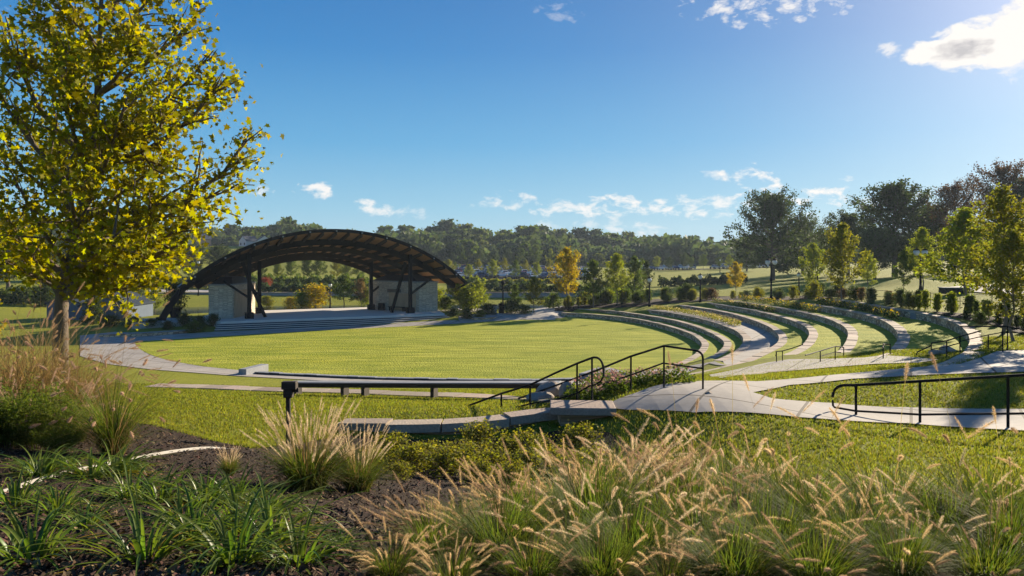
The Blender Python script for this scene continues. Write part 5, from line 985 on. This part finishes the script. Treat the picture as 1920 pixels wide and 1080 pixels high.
# pink flower clumps beside the stair
for i, (px, py, Y, w, lab) in enumerate([(1095, 748, 17.0, .5, 'lowest pink sedum clump in the bed by the stair'), (1118, 738, 17.6, .5, 'green and pink clump behind the looped rail'), (1140, 730, 18.2, .55, 'pink flowering clump in the middle of the stair bed'), (1165, 725, 18.2, .5, 'russet pink clump right of the middle of the stair bed'), (1200, 716, 17.8, .5, 'wide pink clump left of the rail corner post'), (1228, 712, 17.5, .45, 'small pink clump beside the rail corner post'), (1268, 708, 17.2, .5, 'rightmost pink flowering clump by the path'), (1110, 755, 16.5, .4, 'leafy green clump at the foot of the flower bed'), (1160, 745, 16.9, .4, 'small leafy clump with pink heads by the path edge'), (1130, 712, 19.4, .5, 'pale pink clump at the back of the bed')]):
    p = PY(px, py, Y); p[2] = max(h(p[0], p[1]), p[2] - .1) - .05; r = np.random.default_rng(50 + i); e = empty('flower_clump', p, 0, lab, 'flower clump', 'pink flower clumps beside the stair'); n = 700
    q = r.normal(size=(n, 3)); q /= np.linalg.norm(q, axis=1)[:, None]; q[:, 2] = abs(q[:, 2]); q *= (r.uniform(.2, 1, n) ** .5)[:, None] * np.array([w, w, w * 1.0]); top_ = q[:, 2] > w * .55
    m_ = top_ & (r.uniform(size=n) < .5); leaves('foliage', q[~m_], .07, M['green'], e, DIAM, i); leaves('flowers', q[m_] + np.array([0, 0, .05]), .06, M['pink'], e, DIAM, i, .6)['kind'] = 'stuff'
# ------------------------------------------------------------ yellow tree at the left
g = np.array([(112 - CX) / F * 15.6, 15.6, 0]); g[2] = h(g[0], g[1]); zb_ = g[2]
def rel(px, py, Y): return PY(px, py, Y) - g
path = [(0, 0, 0)] + [tuple(rel(*q)) for q in [(114, 600, 15.6), (117, 545, 15.6), (135, 480, 15.5), (155, 410, 15.4), (170, 320, 15.4), (180, 220, 15.4), (186, 120, 15.4), (190, 0, 15.4), (196, -130, 15.3), (200, -230, 15.3)]]
lim = []
for y0, ex, ey, eY in [(560, 300, 528, 15.0), (555, 352, 452, 14.6), (540, 366, 402, 14.4), (520, 350, 500, 16.4), (480, 442, 350, 15.6), (440, 395, 405, 16.6), (400, 468, 250, 15.2), (350, 450, 180, 15.8), (300, 425, 145, 14.8), (250, 400, 95, 15.2), (180, 385, 15, 15.6), (120, 330, -60, 15.0), (60, 300, -150, 16),
                       (560, -10, 380, 15.2), (545, -60, 440, 14.4), (500, 10, 300, 14.6), (440, -40, 250, 15.8), (380, -30, 130, 15.0), (300, 10, 30, 15.5), (200, 60, 20, 14.8), (100, 80, -80, 15.4), (520, -80, 330, 16.2),
                       (520, 230, 430, 12.9), (470, 120, 300, 12.8), (380, 240, 180, 13.0), (300, 130, 90, 13.4), (500, 200, 400, 18.0), (430, 60, 250, 17.9), (350, 260, 220, 17.8), (230, 110, 60, 17.6), (470, 320, 360, 13.6), (330, 330, 230, 13.6), (420, 330, 300, 17.4), (180, 250, 40, 14.0), (550, 60, 480, 16.8), (550, 200, 540, 14.6)]:
    z0 = HC - (y0 - HY) * 15.5 / F - zb_; lim.append((z0, tuple(rel(ex, ey, eY))))
hero = tree('maple_tree', 77, path[-1][2], .155, .3, 2.6, 14, lambda t: .8 * (1 - t) + .35, lambda t: .7, 10, 18000, .125, M['maple'], M['bark'], 'tall yellow green leafy tree with a forked trunk at the left of the photo', path=path, limbs=lim, tmpl=MAPLE, sig=.17, loc=tuple(g), flat=.15, tubes=8, tilt=.12)
place(PR['pyr1'], (-13.6, 17.5, h(-13.6, 17.5)), (.55, .55, .5), 1, 'small golden leaved tree at the far left edge', m=M['gold'])
# ------------------------------------------------------------ foreground clumps
def fountain(seed, n=460, hgt=.75, rad=.18, np_=42, plume='plume', blade='blade_g', straw=60, label='x', pl=.30, name='fountain_grass', tall=1.0, bl=.034, reach=(.2, .85), dr=(.05, .7)):
    r = np.random.default_rng(seed); e = empty(name, (0, 0, 0), 0, label, 'ornamental grass', 'fountain grass clumps')
    b, a = bases(r, n, rad); a = a + r.normal(0, .6, n); v, f, _ = ribbons(b, a, U(r, .55, 1.1, n) * hgt, U(r, .15, .75, n) * hgt, U(r, .1, .75, n), U(r, .005, .010, n), 6, seed)
    obj('blades', v, f, M[blade], e)
    if straw:
        b, a = bases(r, straw, rad); v, f, _ = ribbons(b, a, U(r, .4, 1.0, straw) * hgt, U(r, .3, .9, straw) * hgt, U(r, .2, .9, straw), U(r, .003, .006, straw), 6, seed + 1); obj('dry_blades', v, f, M['straw'], e)
    b, a = bases(r, np_, rad); ph = U(r, .75, 1.3, np_) * hgt * tall; v, f, ax = ribbons(b, a, ph, U(r, *reach, np_) * hgt, U(r, *dr, np_), U(r, .0025, .0035, np_), 14, seed + 2, wtip=.8)
    # seed head occupies the end of each stem
    s0 = 1 - pl / np.maximum(ph, .3) * .9; k = 14; paths = []
    for i in range(np_):
        xs = np.linspace(s0[i], 1, 7) * k; paths.append(np.stack([np.interp(xs, np.arange(k + 1), ax[i, :, c]) for c in range(3)], 1))
    obj('stems', v, f, M['straw'], e)
    bv, bf = bristles(np.array(paths), 520 if bl > .03 else 260, bl, .0015, seed + 3); obj('plumes', bv, bf, M[plume], e)
    return e
FG = [fountain(101, n=600, np_=30), fountain(102, np_=50, hgt=.8, n=520), fountain(103, np_=18, n=1000, hgt=.9, straw=110), fountain(104, np_=46, n=420, hgt=.7, straw=160), fountain(105, np_=7, n=460, hgt=.9, tall=1.75, straw=120, pl=.34)]
def put_c(src, x, y, s, rz, label, first=[]):
    if src not in first: first.append(src); o = src
    else: o = copy_tree(src)
    o.location = (float(x), float(y), h(x, y) + .02); o.scale = (s,) * 3 if not hasattr(s, '__len__') else s; o.rotation_euler = (0, 0, rz); o['label'] = label; LAST[0] = o; return o
LAST = [None]
def X_(px, Y): return (px - CX) / F * Y
side = lambda px: 'left of the middle' if px < 900 else 'in the middle' if px < 1150 else 'right of the middle' if px < 1500 else 'near the right edge'
spots = [(1190, 9.6, 1, .95), (1118, 8.8, 1, .9), (1255, 8.9, 3, .9), (1345, 8.4, 2, .78), (1040, 7.9, 3, .72), (1150, 7.5, 1, .92), (1262, 7.4, 0, .95), (1372, 7.3, 3, .78), (1470, 7.2, 1, .66), (955, 6.7, 1, .66), (1062, 6.5, 3, .85), (1185, 6.2, 1, .9), (1300, 6.3, 1, .85), (1432, 6.4, 2, .7), (1560, 6.2, 0, .62), (1660, 6.3, 3, .5), (1790, 6.0, 1, .5),
         (1375, 6.6, 4, .95), (1290, 7.6, 4, .9), (1480, 6.0, 4, .85), (1665, 5.6, 4, .88), (1840, 5.4, 4, .8),
         (872, 5.5, 3, .62), (1000, 5.4, 1, .7), (1115, 5.0, 2, .78), (1250, 5.2, 0, .76), (1385, 5.1, 4, .66), (1520, 5.2, 2, .62), (1640, 4.8, 0, .58), (1770, 5.1, 2, .6), (1880, 5.0, 2, .56), (1965, 5.3, 0, .6),
         (812, 4.4, 1, .50), (735, 3.7, 3, .40), (940, 4.1, 2, .55), (1075, 4.2, 0, .60), (1190, 3.9, 2, .52), (1310, 4.3, 0, .62), (1450, 4.0, 2, .56), (1590, 4.2, 2, .56), (1740, 4.1, 0, .52), (1900, 4.3, 4, .52), (1380, 3.5, 2, .46), (1530, 3.45, 2, .46), (1130, 3.45, 2, .44), (1690, 3.5, 2, .44), (1000, 3.5, 0, .42), (845, 3.4, 1, .36), (1850, 3.5, 2, .46), (1255, 3.5, 3, .42)]
rowname = lambda Y: 'back row' if Y > 7.9 else 'second row from the back' if Y > 6.7 else 'third row from the back' if Y > 5.9 else 'fourth row from the back' if Y > 4.9 else 'second row from the camera' if Y > 3.9 else 'front row nearest the camera'
cnt = {}
for px, Y, k, s in spots:
    x = X_(px, Y); rn = rowname(Y); cnt[rn] = cnt.get(rn, 0) + 1; ordn = ['first', 'second', 'third', 'fourth', 'fifth', 'sixth', 'seventh', 'eighth', 'ninth', 'tenth', 'eleventh', 'twelfth', 'thirteenth', 'fourteenth', 'fifteenth'][cnt[rn] - 1]
    put_c(FG[k], x, Y, (s * rnd.uniform(.95, 1.3), s * rnd.uniform(.95, 1.3), s * rnd.uniform(.88, 1.15) * (1.12 if Y > 6 else 1)), rnd.uniform(0, 6), f'buff-plumed fountain grass, {ordn} from the left in the {rn}'); setmat(LAST[0], M[rnd.choice(['plume', 'plume', 'plume_b', 'plume_w'])], 'plumes')
# pale clumps in the centre left and tall grasses at the left
FP = fountain(120, n=900, hgt=.72, rad=.13, np_=120, plume='plume_w', blade='blade_g', straw=120, pl=.20, bl=.02, reach=(.05, .65), dr=(0, .2), tall=1.05)
put_c(FP, X_(578, 8.3), 8.3, (1.35, 1.35, 1.12), 0, 'green clump with upright pale pink plumes in front of the timber post'); put_c(FP, X_(672, 8.8), 8.8, (.95, .95, .95), 2, 'slimmer plumed clump right of the timber post clump')
put_c(FP, X_(430, 8.6), 8.6, (.35, .35, .42), 2, 'small plumed tuft at the end of the pale edging strip')
TG = fountain(121, n=520, hgt=1.2, rad=.10, np_=34, plume='plume_p', blade='blade_g', straw=220, pl=.12)
put_c(TG, X_(212, 9.2), 9.2, (1.1, 1.1, 1.12), 1, 'tall wispy grass clump standing alone at the lawn corner')
RD = fountain(122, n=420, hgt=1.7, rad=.3, np_=60, plume='plume_b', blade='straw', straw=420, pl=.2)
for px, Y, s, lab in [(20, 11.5, 1.15, 'russet tall grass clump at the far left edge'), (75, 12.0, 1.2, 'russet tall grass clump left of the tree trunk'), (135, 12.5, 1.1, 'russet tall grass clump right in front of the tree trunk'), (50, 11.6, .95, 'russet grass clump in front of the others at the left'), (-30, 11.3, 1.1, 'russet grass clump cut by the left edge')]: put_c(RD, X_(px, Y), Y, s, rnd.uniform(0, 6), lab)
PK = fountain(123, n=500, hgt=.8, rad=.25, np_=50, plume='plume_p', blade='blade_g', straw=60, pl=.24)
for px, Y, s, lab in [(118, 10.2, 1.1, 'pink-plumed fountain grass below the tree, left of the wispy clump'), (60, 9.8, 1.1, 'pink-plumed fountain grass at the left below the russet clumps'), (0, 9.9, 1.1, 'pink-plumed fountain grass at the left edge')]: put_c(PK, X_(px, Y), Y, s, rnd.uniform(0, 6), lab)
# feathery green perennials
def feathery(seed, n=900, hgt=.7, rad=.25, label='x'):
    r = np.random.default_rng(seed); e = empty('feathery_perennial', (0, 0, 0), 0, label, 'perennial', 'feathery green perennials'); b, a = bases(r, 60, rad)
    v, f, ax = ribbons(b, a, U(r, .6, 1.1, 60) * hgt, U(r, .2, .6, 60) * hgt, U(r, .1, .4, 60), U(r, .004, .006, 60), 8, seed); obj('stems', v, f, M['green'], e)
    i = r.integers(0, 60, n * 6); q = r.uniform(.3, 1, n * 6) * 8; j = np.clip(q.astype(int), 0, 7); p = ax[i, j] + (ax[i, j + 1] - ax[i, j]) * (q - j)[:, None] + r.normal(size=(n * 6, 3)) * .035
    leaves('foliage', p, .05, M['blade_g'], e, DIAM, seed, 0, .25); return e
FE = feathery(130, n=1100, hgt=.72)
for px, Y, s, lab in [(14, 9.2, 1.3, 'bright green feathery mound at the left edge'), (72, 9.3, 1.15, 'bright green feathery mound right of the first'), (-50, 8.8, 1.3, 'feathery mound cut by the left edge'), (112, 9.0, .65, 'lower feathery mound in front of the pink plumes')]: put_c(FE, X_(px, Y), Y, s, rnd.uniform(0, 6), lab)
# daylilies
def lily(seed, n=56, hgt=.50):
    r = np.random.default_rng(seed); e = empty('daylily', (0, 0, 0), 0, 'x', 'daylily', 'daylily clumps in the mulch bed'); b, a = bases(r, n, .09)
    v, f, _ = ribbons(b, a, U(r, .5, 1.15, n) * hgt, U(r, .3, 1.15, n) * hgt, U(r, .3, 1.1, n), U(r, .014, .026, n), 9, seed, fold=.5, wtip=.03); obj('leaves', v, f, M['lily'], e)
    b, a = bases(r, 14, .1); v, f, _ = ribbons(b, a, U(r, .2, .5, 14) * hgt, U(r, .5, 1, 14) * hgt, U(r, .6, 1.3, 14), U(r, .008, .014, 14), 7, seed + 9, fold=.3); obj('yellowed_leaves', v, f, M['gold'], e); return e
DL = [lily(140), lily(141, 44, .54), lily(142, 70, .47)]
li = [(60, 4.0, 'large daylily clump at the lower left corner'), (270, 4.0, 'arching daylily clump at the bottom, second from the left edge'), (440, 4.0, 'daylily clump at the bottom, third from the left edge'), (160, 4.9, 'small daylily clump above the bottom left one'), (340, 5.3, 'upright daylily clump in the middle of the left bed'), (455, 5.0, 'bright daylily clump right of the middle one'), (245, 6.3, 'daylily clump below the pale edging strip'), (440, 6.5, 'sunlit daylily clump near the end of the edging strip'), (500, 6.0, 'daylily clump between the edging end and the plumed clump'), (30, 5.6, 'dark daylily clump against the pale edging at the left'), (170, 7.3, 'upright daylily clump above the pale edging strip'), (215, 7.6, 'second daylily clump above the edging, right of the upright one'), (560, 4.0, 'daylily clump at the bottom beside the first buff plumes'), (390, 7.2, 'small daylily tuft where the edging ends'), (75, 7.2, 'dark daylily clump in the shade of the feathery mound'), (60, 7.6, 'small daylily clump below the feathery mounds'), (130, 7.9, 'daylily tuft between the feathery mounds and the wispy clump'), (250, 8.0, 'small daylily clump at the foot of the wispy grass'), (110, 5.4, 'broad-leaved daylily clump just below the left part of the edging'), (300, 6.2, 'leafy daylily clump in the densest part of the left bed'), (385, 6.3, 'leafy daylily clump touching the densest part from the right'), (480, 7.0, 'dark daylily clump behind the edging end, by the plumed tuft'), (510, 4.7, 'low daylily clump beside the bare mulch'), (370, 4.6, 'bright daylily clump between the bottom ones'), (640, 4.7, 'tiny daylily sprout alone in the bare mulch')]
for i, (px, Y, lab) in enumerate(li): s = rnd.uniform(.85, 1.15) * (.35 if 'tiny' in lab else .6 if 'small' in lab or 'tuft' in lab else 1); put_c(DL[i % 3], X_(px, Y), Y, (s * 1.05, s * 1.05, s), rnd.uniform(0, 6), lab)
# leafy shrubs before the retaining wall
SH = tree('leafy_shrub', 150, .52, .02, .03, .55, 30, dome, lambda t: .5 + .7 * t, 5, 1500, .05, leafmat('yellow_green_shrub_leaves', (.19, .19, .02), (.09, .12, .018), (.27, .23, .03), .4, .4), M['bark'], 'x', cat='shrub', sig=.06)
first = True
for px, Y, s, lab in [(730, 13.2, 1.0, 'leftmost leafy shrub before the retaining wall'), (770, 12.2, .95, 'leafy shrub below the leftmost one'), (800, 13.0, .9, 'leafy shrub against the wall, left part'), (835, 11.8, 1.0, 'leafy shrub in the front of the group, left part'), (870, 12.8, 1.0, 'leafy shrub touching the coping left of centre'), (895, 14.0, 1.15, 'tallest leafy shrub rising above the coping'), (925, 12.0, 1.0, 'leafy shrub in front of the tallest one'), (960, 13.2, 1.1, 'leafy shrub against the wall right of the tallest one'), (1000, 13.4, 1.1, 'leafy shrub below the stone pier'), (990, 11.8, 1.0, 'sunlit leafy shrub in front of the pier'), (1035, 12.3, 1.0, 'leafy shrub right of the sunlit one'), (1085, 13.6, 1.1, 'leafy shrub at the right end of the group'), (1065, 11.4, .9, 'leafy shrub behind the first plumes'), (1110, 12.0, .9, 'leafy shrub among the plumes at the right'), (900, 10.9, .75, 'low leafy shrub at the front middle'), (700, 12.0, .7, 'small leafy shrub right of the slim plumed clump'), (960, 10.6, .75, 'low dark shrub beside the bare mulch'), (750, 10.8, .55, 'tiny shrub at the edge of the mulch')]:
    x = X_(px, Y)
    if first: o = SH; first = False
    else: o = copy_tree(SH)
    o.location = (x, Y, h(x, Y)); o.scale = (s * 1.05, s * 1.05, s * .66); o.rotation_euler = (0, 0, rnd.uniform(0, 6)); o['label'] = lab; o['group'] = 'leafy shrubs before the retaining wall'
# shadowing clump of grass outside (none) ; bark chips on the mulch
def chips():
    r = np.random.default_rng(9); n = 26000; Y = 3 + 11 * U(r, 0, 1, n) ** 1.6; px = U(r, -40, 1500, n); X = (px - CX) / F * Y; ok = inside(np.array([q[:2] for q in mul]), X, Y); X, Y = X[ok], Y[ok]
    o = leaves('bark_chips', np.c_[X, Y, HG(X, Y) + .035 + U(r, 0, .012, len(X))], .045, M['chips'], None, np.array([(-.18, -.5), (.2, -.45), (.16, .5), (-.2, .4)]), 9, .75); tag(o, 'loose bark chips on the planting bed', None, None, 'stuff')
chips()
# turf blades on the near grass
def turf():
    r = np.random.default_rng(5); n = 330000; Y = 5.5 + 24 * U(r, 0, 1, n) ** 1.25; px = U(r, -50, 1980, n); X = (px - CX) / F * Y
    ok = ~inside(np.array([q[:2] for q in mul]), X, Y)
    for nm in [o for o in bpy.data.objects if o.name.startswith('path')]: pass
    for poly in TURF_OUT: ok &= ~inside(poly, X, Y)
    X, Y = X[ok], Y[ok]; n = len(X); a = U(r, 0, 6.283, n); hh = U(r, .03, .06, n); w = .004 + Y * .0005; lean = U(r, .2, .9, n) * hh
    z = HG(X, Y); p = np.stack([X, Y, z], 1); sd = np.stack([-np.sin(a), np.cos(a), 0 * a], 1) * w[:, None]; tip = p + np.stack([np.cos(a) * lean, np.sin(a) * lean, hh], 1)
    v = np.stack([p - sd, p + sd, tip], 1).reshape(-1, 3); tag(obj('turf', v, np.arange(3 * n).reshape(n, 3), M['turf']), 'short blades of the near lawn', None, None, 'stuff')
def gp(pts): return np.array([G(x, y)[:2] for x, y in pts])
TURF_OUT = [np.array(PATH_MAIN), np.r_[nw, offs(nw, .55)[::-1]], np.r_[nw2, offs(nw2, 1.0)[::-1]]]
turf()
# ragged grass edge along the mulch
def fringe():
    r = np.random.default_rng(6); c = resample([G(x, y)[:2] for x, y in [(60,796),(130,785),(200,788),(290,800),(400,829),(470,843),(530,836),(600,826),(650,818)]], .004); n = len(c); c = c + r.normal(size=c.shape) * .05
    a = U(r, 0, 6.283, n); hh = U(r, .04, .1, n); w = .006; p = np.c_[c, HG(c[:, 0], c[:, 1])]; sd = np.stack([-np.sin(a), np.cos(a), 0 * a], 1) * w; tip = p + np.stack([np.cos(a) * hh * .5, np.sin(a) * hh * .5, hh], 1)
    tag(obj('turf', np.stack([p - sd, p + sd, tip], 1).reshape(-1, 3), np.arange(3 * n).reshape(n, 3), M['turf']), 'longer grass blades at the edge of the mulch', None, None, 'stuff')
fringe()
for e in PR.values():
    if e is PR['near']: continue
    for ch in [c for c in bpy.data.objects if c.parent == e]: bpy.data.objects.remove(ch)
    bpy.data.objects.remove(e)
# ------------------------------------------------------------ haze
def haze():
    mb = MB(); mb.box((0, 330, 12.5), (1500, 900, 58)); m = bpy.data.materials.new('haze'); m.use_nodes = True; nt = m.node_tree; nt.nodes.remove(nt.nodes['Principled BSDF'])
    pv = nt.nodes.new('ShaderNodeVolumePrincipled'); pv.inputs['Color'].default_value = (.70, .84, 1, 1); pv.inputs['Density'].default_value = HAZE; pv.inputs['Anisotropy'].default_value = .2; nt.links.new(pv.outputs[0], nt.nodes['Material Output'].inputs['Volume'])
    tag(mb.build('haze', m), 'thin blue air haze', None, None, 'stuff')
HAZE = .00018
haze()
for o in bpy.data.objects:
    if 'category' in o.keys(): o['kind'] = 'thing'

# ------------------------------------------------------------ labels: where several alike share one, count them from the left
def ordinals():
    words = ['first', 'second', 'third', 'fourth', 'fifth', 'sixth', 'seventh', 'eighth', 'ninth', 'tenth', 'eleventh', 'twelfth', 'thirteenth', 'fourteenth', 'fifteenth', 'sixteenth', 'seventeenth', 'eighteenth', 'nineteenth', 'twentieth']
    by = {}
    for o in bpy.data.objects:
        if o.parent is None and 'category' in o.keys(): by.setdefault(o['label'], []).append(o)
    for lab, os_ in by.items():
        if len(os_) < 2 or len(os_) > 20 or len(lab.split()) > 12: continue
        os_.sort(key=lambda o: o.location.x / max(o.location.y, 1))
        for i, o in enumerate(os_): o['label'] = lab + ', ' + words[i] + ' from left'
ordinals()
